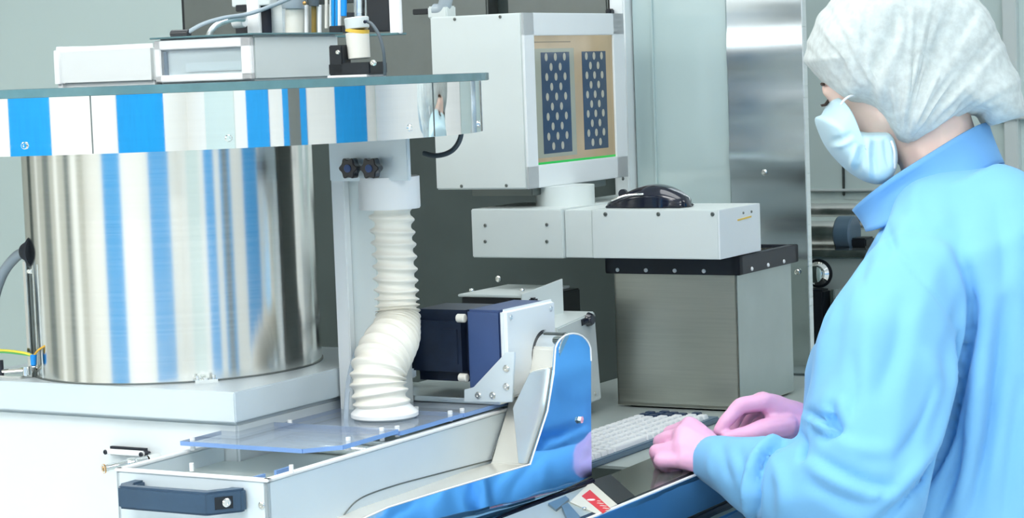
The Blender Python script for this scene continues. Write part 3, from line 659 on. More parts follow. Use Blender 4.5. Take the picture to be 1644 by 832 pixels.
# dark underside guard
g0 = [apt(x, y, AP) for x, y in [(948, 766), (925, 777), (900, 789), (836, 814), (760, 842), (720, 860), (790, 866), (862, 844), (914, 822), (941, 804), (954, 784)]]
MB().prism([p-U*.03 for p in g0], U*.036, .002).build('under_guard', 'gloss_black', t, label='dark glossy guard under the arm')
# seam lines on trough side
def side_line(x0, y0, x1, y1, w=.0009):
    p, q = PA(x0, y0, CA1), PA(x1, y1, CA1); MB().tube([p, q], w, 6).build('seam', 'panel_steel', t)
MB().tube([PA(x, y, CA1+.0004) for x, y in ((545, 840), (556, 822), (580, 800), (630, 781), (700, 762), (800, 736))], .0009, 6, 40).build('seam', 'panel_steel', t)
side_line(806, 688, 790, 734); side_line(790, 736, 803, 751); side_line(822, 655, 832, 742, .002)

# ------------------------------------------------------------------ gear motor
t = thing('gear_motor', 'navy and black gear motor with white face plate beside the hose', 'motor', W(-1.5, 2.47, 1.08))
MB().box(-1.408, -1.398, 2.400, 2.530, 1.090, 1.203, .004, 3).build('face_plate', 'white_paint', t)
for b_ in (2.413, 2.517):
    for z_ in (1.10, 1.192): screw(W(-1.398, b_, z_), U, .0038, t, 'alu')
MB().box(-1.458, -1.4085, 2.405, 2.525, 1.098, 1.2015, .003).build('gear_block', 'navy', t)
MB().box(-1.560, -1.459, 2.415, 2.515, 1.106, 1.198, .014, 4).build('motor_body', 'dark_navy', t)
MB().box(-1.500, -1.478, 2.4135, 2.416, 1.13, 1.175, .0008).build('name_plate', 'dark_navy', t)
for z_ in (1.190, 1.114): MB().cyl(W(-1.462, 2.409, z_), W(-1.474, 2.409, z_), .0055, seg=18, bev=.001).build('bolt', 'cream', t)
tri = [PB(745, 646, 2.398), PB(745, 626, 2.398), PB(760, 622, 2.398), PB(812, 566, 2.398), PB(826, 566, 2.398), PB(822, 646, 2.398)]
MB().prism(tri, V*.004, .0006).build('gusset', 'alu_white', t)
for (x, y) in ((813, 592), (813, 621), (768, 635), (791, 635)): screw(PB(x, y, 2.398), -V, .0046, t, 'steel', 'bolt', .003)
MB().box(-1.60, -1.41, 2.40, 2.54, 1.083, 1.0895, .001).build('motor_base', 'alu', t)
MB().tube([W(-1.555, 2.46, 1.15), PB(645, 520, 2.5), PB(600, 510, 2.6), PB(585, 500, 2.7)], .005, 12, 24).build('motor_cable', 'grey_cable', t)
MB().box(-1.60, -1.43, 2.46, 2.56, .74, 1.083, .002).build('pedestal', 'bench', t)

# ------------------------------------------------------------------ grey boxes behind the motor
t = thing('terminal_box', 'grey box with a dark open front and slanted right side behind the motor', 'box', PB(820, 560, 3.0))
p, q = AB(PB(740, 470, 2.95)), AB(PB(838, 470, 2.95))
MB().box(p[0], q[0]+.02, 2.95, 3.1, .9705, p[2]-.006, .002).build('box_body', 'black', t)
MB().box(p[0]-.003, q[0]+.002, 2.945, 3.1, p[2]-.006, p[2]-.002, .001).build('top_plate', 'light_paint', t)
for x in (757, 838): screw(AW(AB(PB(x, 467, 2.96)))+V*.0, Z, .004, t, 'chrome', h=.004)
sd = [PB(838, 473, 2.94), PB(903, 448, 3.0), PB(907, 560, 3.0), PB(842, 590, 2.94)]
MB().prism(sd, U*-.003+V*.002).build('side_sheet', 'light_paint', t, label='slanted pale side sheet')
t = thing('junction_box', 'pale grey box with small black knob left of the steel bin', 'box', PA(930, 640, -1.6))
ja = -1.60; ZW_ = .97
f4 = [PA(895, 527, ja), PA(955, 500, ja), PA(966, 641, ja), PA(890, 672, ja)]
MB().prism(f4, -U*.10, .002).build('box_body', 'light_paint', t)
kn = PA(943, 513, ja)
MB().cyl(kn, kn+U*.010, .011, .009, 20, .002).build('knob', 'gloss_black', t); MB().cyl(kn-V*.02-Z*.003, kn-V*.0+U*.004, .005, seg=12).build('knob_lever', 'gloss_black', t)
screw(PA(955, 632, ja), U, .003, t); screw(PA(953, 507, ja), U, .003, t)
MB().box(ja-.09, ja-.01, 2.88, 2.96, ZW_, AB(f4[2])[2]+.005).build('stand', 'panel_steel', t)
t = thing('rear_shelf', 'grey metal rail running behind the motor base', 'rail', W(-1.7, 2.7, .9))
MB().box(-1.76, -1.615, 2.50, 2.61, 0, 1.073, .002).build('shelf_body', 'bench', t)

# ------------------------------------------------------------------ bench
ZW = .97
t = thing('steel_bench', 'steel workbench with polished front edge under the keyboard and hands', 'bench', W(-1.4, 2.8, 0))
FE = -1.236
MB().prism([W(FE, 2.0, ZW-.004), W(FE, 3.48, ZW-.004), W(-1.75, 3.48, ZW-.004), W(-1.75, 2.62, ZW-.004), W(-1.335, 2.62, ZW-.004), W(-1.335, 2.0, ZW-.004)], Z*.004).build('bench_top', 'bench', t)
MB().box(FE-.0005, FE+.0015, 2.0, 3.48, ZW-.05, ZW-.001, .0008).build('front_fascia', 'mirror_gown_tint', t, label='mirror polished front edge with the reflected blue tinted in')
MB().box(FE-.003, FE+.0018, 2.0, 3.48, ZW-.001, ZW+.0012, .0005).build('edge_strip', 'cup', t)
MB().box(FE-.012, FE-.003, 2.0, 3.48, ZW, ZW+.001).build('edge_gasket', 'black', t)
MB().box(-1.33, FE-.003, 2.0, 3.48, ZW-.30, ZW-.054, .002).build('apron', 'black', t)
MB().box(-1.33, FE+.02, 2.0, 3.48, ZW-.075, ZW-.060, .002).build('lower_rail', 'mirror_gown_tint', t)
MB().box(-1.33, FE+.06, 2.0, 3.48, ZW-.10, ZW-.082, .002).build('lower_shelf', 'alu', t)
for b_ in (2.05, 3.45):
    for a_ in (-1.32, ): MB().box(a_-.0, a_+.04, b_-.02, b_+.02, 0, ZW-.10, .002).build('leg', 'alu', t)
MB().box(-1.74, -1.70, 3.43, 3.47, 0, ZW-.004, .002).build('leg', 'alu', t)
MB().box(-1.74, -1.70, 2.66, 2.70, 0, ZW-.004, .002).build('leg', 'alu', t)
# control strip on the bench: window, black frame, label plate
t = thing('control_panel', 'flat control panel with olive glass window set in the bench by the gloves', 'panel', PZ(1040, 770, ZW))
def flat(pts, z, h): return MB().prism([PZ(x, y, z) for x, y in pts], Z*h)
gl = [AB(PZ(x, y, ZW)) for x, y in ((980, 764), (1046, 737))]
flat([(980, 764), (1046, 737), (1075, 726), (1165, 690), (1200, 722), (1019, 799)], ZW, .0015).build('glass_window', 'screen_dark', t)
flat([(950, 774), (980, 764), (1019, 799), (992, 811.5)], ZW, .002).build('black_bar', 'black', t)
lp = thing('sign_plate', 'small cream sign plate with red and white mark at the bench corner', 'sign', PZ(955, 805, ZW))
flat([(949, 775), (991, 812), (958, 827), (915, 808)], ZW, .0015).build('plate', 'label', lp)
flat([(934, 797), (947, 787), (980, 817), (968, 825)], ZW+.0015, .0004).build('red_square', 'red', lp)
MB().lathe(PZ(949, 803, ZW+.0019), [(0, 0), (.0050, 0), (.0050, .0004), (0, .0004)], Z, 32).build('white_dot', 'cup', lp)
for k in range(8):
    c_ = PZ(958+(k % 4)*4.6, 805+(k % 4)*4.0+(k//4)*3.4-(k//4)*0, ZW+.0019)
    MB().prism([c_, c_+U*.0045, c_+U*.0045+V*.003, c_+V*.003], Z*.0003).build('print_mark', 'label', lp)
screw(PZ(938, 817, ZW+.0015), Z, .003, lp)
t = thing('cable_duct', 'small dark duct end at the bench corner under the polished arm', 'duct', PZ(912, 822, ZW))
flat([(902, 820), (912, 815), (932, 838), (915, 850)], ZW, .006).build('duct_body', 'kb_frame', t)
flat([(880, 812), (908, 800), (914, 805), (893, 822)], ZW, .003).build('duct_plate', 'kb_frame', t)

# keyboard: long side along b, front edge towards the worker
t = thing('keyboard', 'white keyed keyboard in a blue grey frame on the steel bench', 'keyboard', W(-1.44, 2.78, ZW))
K0, K1, KB0, KB1 = -1.500, -1.384, 2.545, 2.995
MB().box(K0, K1, KB0, KB1, ZW, ZW+.009, .002).build('case', 'kb_frame', t)
rows = 6; pit = (K1-K0-.010)/rows; cp = .0186
keym = {}
def key(w, d, mt):
    kk = (round(w, 4), mt)
    if kk not in keym:
        b = bmesh.new(); bmesh.ops.create_cube(b, size=1)
        for v in b.verts:
            tp = 1 if v.co.z > 0 else 0; s = .80 if tp else 1.0
            a_, b_ = v.co.x*d*(.84 if tp else 1), v.co.y*(w*s if w < .03 else w-.004*tp)
            v.co = U*a_+V*b_+Z*(.007 if tp else 0)
        bmesh.ops.bevel(b, geom=b.edges[:], offset=.0009, segments=2, affect='EDGES')
        me = bpy.data.meshes.new('key'); b.to_mesh(me); b.free(); me.materials.append(M[mt]); me.shade_smooth(); me.set_sharp_from_angle(angle=.7)
        keym[kk] = me
    return keym[kk]
cnt = 0
for r in range(rows):
    a_ = K0+.005+pit*(r+.5); b_ = KB0+.006 + (.006*((r*2) % 3))
    while b_ < KB1-.022:
        w = cp
        if r == 5 and .12 < b_-KB0 < .2: w = .10
        mt = 'key_dark' if (b_ > 2.93 and r < 3) or (b_ > 2.955) else 'key'
        me = key(w-.0032, pit-.0032, mt)
        o = bpy.data.objects.new('key', me); COL.objects.link(o); o.parent = t
        o.location = W(a_, b_+w/2, ZW+.0085) - OFF[t.name]; b_ += w; cnt += 1
        if cnt >= 138: break

# ------------------------------------------------------------------ steel bin
t = thing('steel_bin', 'square brushed steel bin with black rim behind the keyboard', 'bin', W(-1.5, 3.18, ZW))
BA0, BA1, BB0, BB1 = -1.602, -1.394, 3.09, 3.30
zr0, zr1 = 1.180, 1.208
m = MB(); m.box(BA0, BA1, BB0, BB0+.004, ZW+.003, zr1-.004, .001).box(BA1-.004, BA1, BB0, BB1, ZW+.003, zr1-.004, .001).box(BA0, BA0+.004, BB0, BB1, ZW+.003, zr1-.004, .001).box(BA0, BA1, BB1-.004, BB1, ZW+.003, zr1-.004, .001).box(BA0, BA1, BB0, BB1, ZW+.003, ZW+.008)
m.build('bin_body', 'bin_steel', t)
MB().box(BA1-.001, BA1+.0008, BB0+.001, BB1-.001, ZW+.004, zr0).build('side_sheet', 'bin_side', t, label='pale satin right side')
m = MB(); e = .010
m.box(BA0-e, BA1+e, BB0-e, BB0+.004, zr0, zr1, .0012).box(BA1-.004, BA1+e, BB0-e, BB1+e, zr0, zr1, .0012).box(BA0-e, BA0+.004, BB0-e, BB1+e, zr0, zr1, .0012).box(BA0-e, BA1+e, BB1-.004, BB1+e, zr0, zr1, .0012)
m.build('rim', 'rubber', t, label='black rubber rim')
for k in range(4): screw(W(BA0+.012+k*.049, BB0-e, zr0+.006), -V, .0032, t, 'cup', 'rivet', .0025)
for k in range(3): screw(W(BA1+e, BB0+.035+k*.062, zr0+.006), U, .0032, t, 'cup', 'rivet', .0025)
for a_ in (BA0+.02, BA1-.02):
    for b_ in (BB0+.02, BB1-.02): MB().cyl(W(a_, b_, ZW), W(a_, b_, ZW+.004), .008, seg=14).build('foot', 'rubber', t)

# ------------------------------------------------------------------ arm box, mouse
t = thing('support_arm', 'pale grey horizontal arm box carrying the mouse above the bin', 'arm', W(-1.6, 3.07, 1.211))
Z0, Z1 = 1.2095, 1.283
MB().box(-1.814, -1.651, 3.018, 3.17, Z0-.001, Z1+.002, .0015).build('end_box', 'light_paint', t)
MB().box(-1.650, -1.602, 3.024, 3.17, Z0, Z1, .001).build('joint_block', 'light_paint', t)
MB().box(-1.601, -1.390, 3.021, 3.172, Z0, Z1, .001).build('arm_body', 'light_paint', t)
MB().box(-1.3905, -1.388, 3.021, 3.172, Z0, Z1, .0008).build('end_plate', 'white_paint', t)
for (x, y) in ((779, 362), (779, 388), (878, 361), (878, 388)): screw(PB(x, y, 3.018), -V, .0028, t, 'panel_steel')
for (x, y) in ((972, 344), (1057, 344), (1144, 344)): screw(PB(x, y, 3.021), -V, .0032, t, 'panel_steel')
for (x, y) in ((1193, 342), (1206, 340)): screw(PA(x, y, -1.388), U, .002, t, 'panel_steel')
y0, y1 = PA(1184, 355, -1.388), PA(1206, 349, -1.388)
MB().prism([y0, y1, y1+Z*.0025, y0+Z*.0025], U*.0006).build('yellow_mark', 'yellow', t)
MB().box(-1.79, -1.70, 3.17, 3.5, Z0+.005, Z1-.005, .001).build('wall_beam', 'light_paint', t)

t = thing('computer_mouse', 'glossy black computer mouse lying on the pale arm box', 'mouse', W(-1.53, 3.09, Z1))
def mouse_mesh():
    b = bmesh.new(); ns, nr = 30, 24
    x0 = AB(PB(975, 335, 3.08))[0]; x1 = AB(PB(1106, 322, 3.08))[0]; L = x1-x0; Hm = .040
    rings = []
    for i in range(ns+1):
        s = i/ns
        h = Hm*(math.sin(math.pi*min(1, max(0, (s*.92+.04)))**1.0)**.75) * (0.55+.55*s) if s < .62 else Hm*(math.sin(math.pi*(s*.92+.04))**.75)*(.55+.55*s)
        h = max(h, .004) if 0 < s < 1 else .002
        wv = .031*(math.sin(math.pi*(s*.94+.03))**.42)*(1-.10*math.sin(math.pi*s))
        if s in (0, 1): wv *= .3
        ring = []
        for k in range(nr):
            th = math.pi*k/(nr-1)
            cx_, sx_ = math.cos(th), math.sin(th)
            yy = wv*(abs(cx_)**.8)*(1 if cx_ > 0 else -1)*(1.0-.12*sx_ if sx_ < .3 else 1)
            zz = h*(sx_**.85)
            ring.append(b.verts.new(W(x0+L*s, 3.085+yy, Z1+.0015+zz)))
        rings.append(ring)
    for A, B in zip(rings, rings[1:]):
        for k in range(nr): b.faces.new((A[k], B[k], B[(k+1) % nr], A[(k+1) % nr]))
    b.faces.new(rings[0]); b.faces.new(list(reversed(rings[-1])))
    bmesh.ops.recalc_face_normals(b, faces=b.faces[:]); me = bpy.data.meshes.new('mouse'); b.to_mesh(me); b.free(); return me, x0, L
mm, mx0, mL = mouse_mesh()
link('shell', mm, 'gloss_black', t, smooth=60)
MB().box(mx0+.006, mx0+mL-.006, 3.060, 3.112, Z1, Z1+.004, .0015).build('base', 'rubber', t)
MB().tube([W(mx0+.02, 3.0575, Z1+.012), W(mx0+.045, 3.0565, Z1+.020), W(mx0+.075, 3.0568, Z1+.022)], .0016, 8, 16).build('side_button', 'chrome', t)
MB().cyl(W(mx0+.026, 3.082, Z1+.021), W(mx0+.026, 3.088, Z1+.021), .007, seg=24).build('wheel', 'rubber', t)

# ------------------------------------------------------------------ monitor
t = thing('monitor', 'boxy pale grey industrial monitor with patterned screen facing the worker', 'monitor', W(-1.8, 3.2, Z1))
MA0, MA1, MB0, MB1, MZ0, MZ1 = -1.878, -1.709, 3.021, 3.362, 1.3155, 1.588
MB().box(MA0, MA1-.004, MB0, MB1, MZ0, MZ1, .002).build('housing', 'light_paint', t)
SB0, SB1, SZ0, SZ1 = 3.054, 3.322, 1.351, 1.5525
m = MB()
m.box(MA1-.004, MA1, MB0, MB1, SZ1, MZ1, .001).box(MA1-.004, MA1, MB0, MB1, MZ0, SZ0, .001).box(MA1-.004, MA1, MB0, SB0, MZ0, MZ1, .001).box(MA1-.004, MA1, SB1, MB1, MZ0, MZ1, .001)
m.build('bezel', 'white_paint', t)
def scr_mat():
    m, nt, p = new_mat('screen_picture')
    p.inputs['Base Color'].default_value = (.02, .02, .02, 1); setp(p, Roughness=.12)
    v = tex_co(nt); g = nt.nodes.new('ShaderNodeTexNoise'); g.inputs['Scale'].default_value = 9; nt.links.new(v, g.inputs['Vector'])
    c = ramp(nt, g.outputs[0], [(.3, (.36, .30, .17)), (.7, (.50, .41, .24))])
    nt.links.new(c, p.inputs['Emission Color']); p.inputs['Emission Strength'].default_value = 0.75
    return m
M['scr'] = scr_mat()
def escr(name, c, s=.8):
    m, nt, p = new_mat(name); p.inputs['Base Color'].default_value = (c[0]*.2, c[1]*.2, c[2]*.2, 1); setp(p, Roughness=.15)
    p.inputs['Emission Color'].default_value = (*c, 1); p.inputs['Emission Strength'].default_value = s; return m
M['scr_navy'] = escr('screen_navy', (.022, .045, .085)); M['scr_grey'] = escr('screen_grey', (.27, .31, .25)); M['scr_dot'] = escr('screen_dot', (.34, .36, .30)); M['scr_green'] = escr('screen_green', (.03, .50, .07)); M['scr_line'] = escr('screen_line', (.20, .17, .10))
sa = MA1-.0035
scn_o = MB().box(sa-.001, sa, SB0, SB1, SZ0, SZ1).build('screen', 'scr', t)
def srect(b0, b1, z0, z1, mt, name, d=.0002): return MB().box(sa, sa+d, SB0+(SB1-SB0)*b0, SB0+(SB1-SB0)*b1, SZ0+(SZ1-SZ0)*z0, SZ0+(SZ1-SZ0)*z1).build(name, mt, scn_o)
srect(.0, .50, .05, .90, 'scr_grey', 'screen_area')
srect(.09, .44, .08, .87, 'scr_navy', 'pattern_field', .0005); srect(.60, .91, .08, .87, 'scr_navy', 'pattern_field', .0005)
srect(.0, 1, .0, .018, 'scr_green', 'green_bar', .0006); srect(.02, .46, .945, .955, 'scr_line', 'text_line', .0005)
for (c0, c1) in ((.09, .44), (.60, .91)):
    m = MB()
    for r in range(10):
        for k in range(3 if r % 2 else 2):
            fx = (.18+.32*k) if r % 2 else (.34+.32*k)
            fy = .135+r*.0775
            bb = SB0+(SB1-SB0)*(c0+(c1-c0)*fx); zz = SZ0+(SZ1-SZ0)*fy
            pts = [Vector(W(sa+.0005, bb+.0048*math.cos(q*math.pi/5), zz+.0064*math.sin(q*math.pi/5))) for q in range(10)]
            m.prism(pts, U*.0002)
    m.build('dot_pattern', 'scr_dot', scn_o)
for (x, y) in ((730, 31), (803, 27), (741, 299), (813, 298)): screw(PB(x, y, MB0), -V, .0026, t, 'panel_steel')
screw(PA(1000, 287, MA1), U, .003, t, 'panel_steel')
MB().cyl(W(-1.70, 3.12, Z1), W(-1.70, 3.12, MZ0), .047, seg=40).build('swivel_neck', 'light_paint', t)
MB().box(-1.83, -1.72, 3.05, 3.3, MZ0-.012, MZ0+.001, .001).build('mount_plate', 'panel_steel', t)

# ------------------------------------------------------------------ small fittings on the cabinet front
t = thing('slide_latch', 'small flat chrome slide latch plate above the brass nozzle', 'latch', PB(213, 725, 2.11))
f0, f1 = AB(PB(179, 713, 2.112)), AB(PB(247, 733, 2.112))
MB().box(f0[0], f1[0], 2.098, 2.112, f1[2], f0[2]-.001, .005, 3).build('latch_plate', 'rubber', t)
MB().box(f0[0]+.002, f1[0]-.002, 2.094, 2.099, f1[2]+.002, f0[2]-.003, .0015).build('latch_face', 'cup', t)
for a_ in (f0[0]+.005, f1[0]-.005): screw(W(a_, 2.094, (f0[2]+f1[2])/2-.001), -V, .003, t, 'rubber')
t = thing('brass_nozzle', 'short nickel tube with orange brass mouth left of the trough', 'nozzle', PB(200, 745, 2.05))
n0, n1 = PB(166, 753, 2.04), PB(236, 738, 2.09)
dn = (n1-n0).normalized()
MB().lathe(n0, [(.0035, .004), (.0035, 0), (.0056, 0), (.006, .003), (.005, .006), (.0048, .03), (.0062, .032), (.0062, .04), (.0046, .042), (.0046, (n1-n0).length)], dn, 24).build('tube_body', 'chrome', t)
MB().lathe(n0-dn*.0003, [(.0, .004), (.0032, .003), (.0058, 0), (.0058, .004)], dn, 24).build('mouth', 'brass', t)
MB().cyl(n1, n1+V*.03, .005, seg=16).build('fitting', 'chrome', t)

# ------------------------------------------------------------------ the worker
def fuse(mb, voxel, smooth=6, fac=.5):
    me = mb.mesh(); o = bpy.data.objects.new('tmp', me); COL.objects.link(o)
    r = o.modifiers.new('r', 'REMESH'); r.mode = 'VOXEL'; r.voxel_size = voxel
    if smooth:
        s = o.modifiers.new('s', 'SMOOTH'); s.factor = fac; s.iterations = smooth
    dg = bpy.context.evaluated_depsgraph_get(); dg.update()
    out = bpy.data.meshes.new_from_object(o.evaluated_get(dg)); bpy.data.objects.remove(o); bpy.data.meshes.remove(me); return out
def get_co(me):
    co = np.empty(len(me.vertices)*3); me.vertices.foreach_get('co', co); co = co.reshape(-1, 3)
    no = np.empty(len(me.vertices)*3); me.vertex_normals.foreach_get('vector', no); return co, no.reshape(-1, 3)
def set_co(me, co): me.vertices.foreach_set('co', co.reshape(-1)); me.update()
R3 = np.array([list(rt), list(up), list(fw)])
def proj(co):
    d = (co-np.array(EYE)) @ R3.T; return CX+F*d[:, 0]/d[:, 2], CY-F*d[:, 1]/d[:, 2], d[:, 2]
def polydist(px, py, pts, wts=None):
    best = np.full(px.shape, 1e9); tt = np.zeros(px.shape); side = np.zeros(px.shape); L = 0; segs = []
    for (x0, y0), (x1, y1) in zip(pts, pts[1:]):
        l = math.hypot(x1-x0, y1-y0); segs.append((x0, y0, x1, y1, l, L)); L += l
    for x0, y0, x1, y1, l, s0 in segs:
        ux, uy = (x1-x0)/l, (y1-y0)/l; t = np.clip((px-x0)*ux+(py-y0)*uy, 0, l)
        dx, dy = px-x0-ux*t, py-y0-uy*t; d = np.hypot(dx, dy); m = d < best
        best[m] = d[m]; tt[m] = ((s0+t)/L)[m]; side[m] = (ux*dy-uy*dx)[m]
    return best, tt, side
def folds(me, strokes, ymax=None):
    """sculpt folds: each stroke = (pixel polyline of the fold in the photograph, half width in px, depth in m, one-sided?)"""
    for pts, w, dep, mode in strokes:
        co, no = get_co(me); px, py, dd = proj(co)
        sp = [(q[0], q[1]) for q in [Vector((a, b, 0)) for a, b in pts]]
        if len(sp) > 2:
            sm = smooth_path([Vector((a, b, 0)) for a, b in pts], 6*(len(pts)-1)); sp = [(q.x, q.y) for q in sm]
        d, tt, side = polydist(px, py, sp)
        view = np.array(EYE)-co; view /= np.linalg.norm(view, axis=1)[:, None]; face = np.clip((view*no).sum(1)*3, 0, 1)
        env = np.clip(np.sin(np.pi*np.clip(tt, 0.0, 1)), 0, 1)**.8
        x = d/w
        if mode == 'v': prof = -np.exp(-x*x)
        elif mode == 'r': prof = np.exp(-x*x)
        elif mode == 'vr': prof = -np.exp(-x*x) + .7*np.exp(-((x*np.sign(side)-1.9)**2)/.8)
        elif mode == 'rv': prof = -np.exp(-x*x) + .7*np.exp(-((x*np.sign(side)+1.9)**2)/.8)
        co = co + no*(prof*dep*env*face)[:, None]; set_co(me, co)
def noise_disp(me, amp, sc, stretch=(1, 1, 1)):
    co, no = get_co(me); out = np.array([noise.noise(Vector((c[0]*sc*stretch[0], c[1]*sc*stretch[1], c[2]*sc*stretch[2]))) for c in co]); set_co(me, co+no*(out*amp)[:, None])

HC = PY(1421, 101, 3.01)               # head centre
ph_ = math.radians(36)
Fh = (-U*math.cos(ph_) - Z*math.sin(ph_)).normalized(); Sh = -V; Uh = Sh.cross(Fh).normalized()
if Uh.z < 0: Uh = -Uh
def H(f, s, u, k=1.06): return HC + (Fh*f + Sh*s + Uh*u)*k
SL = PY(1468, 440, 2.81); EL = PY(1405, 800, 2.70); WL = PY(1140, 733, 2.885)
SR = W(-.95, 3.02, 1.25); ER = W(-.99, 3.09, .99); WR = PY(1296, 684, 3.02)
TCb = 2.845
worker = thing('person', 'person in light blue gown, pale cap and face mask working with pink gloves', 'person', W(-.95, 2.86, 0))
# body: one continuous surface
b = MB()
ax = (Fh, Sh, Uh)
b.ell(H(-.018, 0, .028), (.088, .073, .078), ax)           # cranium
b.ell(H(.025, 0, -.03), (.072, .064, .092), ax)             # face
b.hull([(H(.058, 0, -.088), .022), (H(.02, .045, -.06), .022), (H(.02, -.045, -.06), .022), (H(.0, .048, -.02), .022), (H(.0, -.048, -.02), .022)])  # jaw
b.hull([(H(.088, 0, .0), .010), (H(.112, 0, -.036), .010), (H(.090, .013, -.042), .009), (H(.090, -.013, -.042), .009)])  # nose
b.hull([(H(.068, .035, .012), .012), (H(.075, 0, .018), .012), (H(.068, -.035, .012), .012)])  # brow
b.ell(H(.070, .036, -.03), (.022, .022, .02), ax); b.ell(H(.070, -.036, -.03), (.022, .022, .02), ax)  # cheeks
b.ell(H(.086, 0, -.060), (.012, .022, .008), ax)            # lips
for s_ in (1, -1): b.ell(H(-.008, .077*s_, -.012), (.018, .008, .032), ax)
NK = PY(1512, 262, 2.98)
b.hull([(H(-.030, 0, -.02), .056), (NK, .056)]); b.hull([(NK, .056), (W(-.97, TCb, 1.22), .052)])
b.hull([(PY(1482, 450, 2.86), .040), (W(-.95, 2.94, 1.20), .04), (W(-1.0, TCb-.06, 1.12), .085), (W(-1.0, TCb+.06, 1.12), .085)])
b.hull([(W(-1.0, TCb-.06, 1.12), .085), (W(-1.0, TCb+.06, 1.12), .085), (W(-.97, TCb-.06, .95), .09), (W(-.97, TCb+.06, .95), .09), (W(-.95, TCb-.08, .80), .10), (W(-.95, TCb+.08, .80), .10)])
SLb = W(*AB(SL)[:2], AB(SL)[2])
b.chain([(PY(1478, 448, 2.84), .040), (EL, .036), (WL, .024)]); b.chain([(W(-.95, 2.94, 1.20), .04), (ER, .038), (WR, .024)])
for s_ in (-1, 1):
    b.chain([(W(-.95, TCb+.085*s_, .80), .082), (W(-.97, TCb+.09*s_, .44), .052), (W(-.94, TCb+.09*s_, .09), .034)])
    b.hull([(W(-.94, TCb+.09*s_, .06), .036), (W(-1.07, TCb+.10*s_, .045), .030)])
body = link('body', fuse(b, .006, 5), 'skin', worker, smooth=180)
for s_ in (1, -1):
    MB().ball(H(.063, .031*s_, -.002), .0115).build('eye', 'cup', worker)
    m = MB()
    for k in range(11):
        f_ = k/10-.5; base_ = H(.080-.012*abs(f_), .031*s_+f_*.028, .001-.002*abs(f_))
        m.tube([base_, base_+(Fh*.007-Uh*.002+Sh*f_*.003), base_+(Fh*.012+Uh*.0005+Sh*f_*.006)], 0, 5, None, lambda q, th: .0009*(1-q)+.0002)
    m.build('eyelashes', 'hair', worker)
    MB().tube([H(.076, .014*s_, .020), H(.074, .030*s_, .024), H(.066, .048*s_, .018)], .0020, 8, 10).build('eyebrow', 'hair', worker)
hr_ = MB(); hr_.ell(H(-.036, 0, .024), (.084, .078, .078), ax); hr_.ell(PY(1520, 110, 3.0), (.075, .075, .06), (Vector((1, 0, 0)), Vector((0, 1, 0)), Z))
link('hair', fuse(hr_, .006, 3), 'hair', worker, smooth=180)

def resample(pts, n):
    P = smooth_path([Vector((x, y, 0)) for x, y in pts+pts[:1]], 12*len(pts)); L = [0]
    for a_, b_ in zip(P, P[1:]): L.append(L[-1]+(b_-a_).length)
    out = []; j = 0
    for i in range(n):
        s = L[-1]*i/n
        while L[j+1] < s: j += 1
        f = (s-L[j])/max(1e-9, L[j+1]-L[j]); q = P[j].lerp(P[j+1], f); out.append((q.x, q.y))
    return out
def inflate(contour, cen, Y, T, expo=2.5, n=220, nr=40, tilt=0.0, Tback=None):
    """closed rounded body: outline at distance Y, bulging T towards and away from the viewer's side"""
    C = resample(contour, n); b = bmesh.new(); fr, bk = [], []
    def P(x, y, dy):
        p = PY(x, y, Y + tilt*(x-cen[0])/1000.0); return Vector((p.x, p.y+dy, p.z))
    for side_, store in ((-1, fr), (1, bk)):
        TT = T if side_ < 0 else (Tback or T)
        store.append([b.verts.new(P(cen[0], cen[1], side_*TT))])
        for r in range(1, nr):
            q = math.sin(r/nr*math.pi/2); th = (1-q**expo)**(1/2.0)
            store.append([b.verts.new(P(cen[0]+(x-cen[0])*q, cen[1]+(y-cen[1])*q, side_*TT*th)) for x, y in C])
    rim = [b.verts.new(P(x, y, 0)) for x, y in C]; fr.append(rim); bk.append(rim)
    for st in (fr, bk):
        for A, B in zip(st, st[1:]):
            for i in range(n):
                j = (i+1) % n
                if len(A) == 1: b.faces.new((A[0], B[i], B[j]))
                else: b.faces.new((A[i], B[i], B[j], A[j]))
    bmesh.ops.recalc_face_normals(b, faces=b.faces[:]); return b
# cap
capc = [(1297, 97), (1299, 62), (1316, 26), (1345, -8), (1390, -34), (1450, -46), (1510, -36), (1560, -4), (1592, 45), (1616, 98), (1631, 145), (1637, 182), (1622, 196), (1594, 199), (1566, 191), (1540, 190), (1505, 203), (1478, 221), (1452, 233), (1432, 228), (1420, 210), (1406, 190), (1386, 172), (1362, 160), (1340, 150), (1324, 132), (1310, 114)]
m = MB(); m.add(inflate(capc, (1452, 85), 3.01, .118, 6.5, 260, 56))
cap = m.mesh()
co, no = get_co(cap); px, py, dd = proj(co)
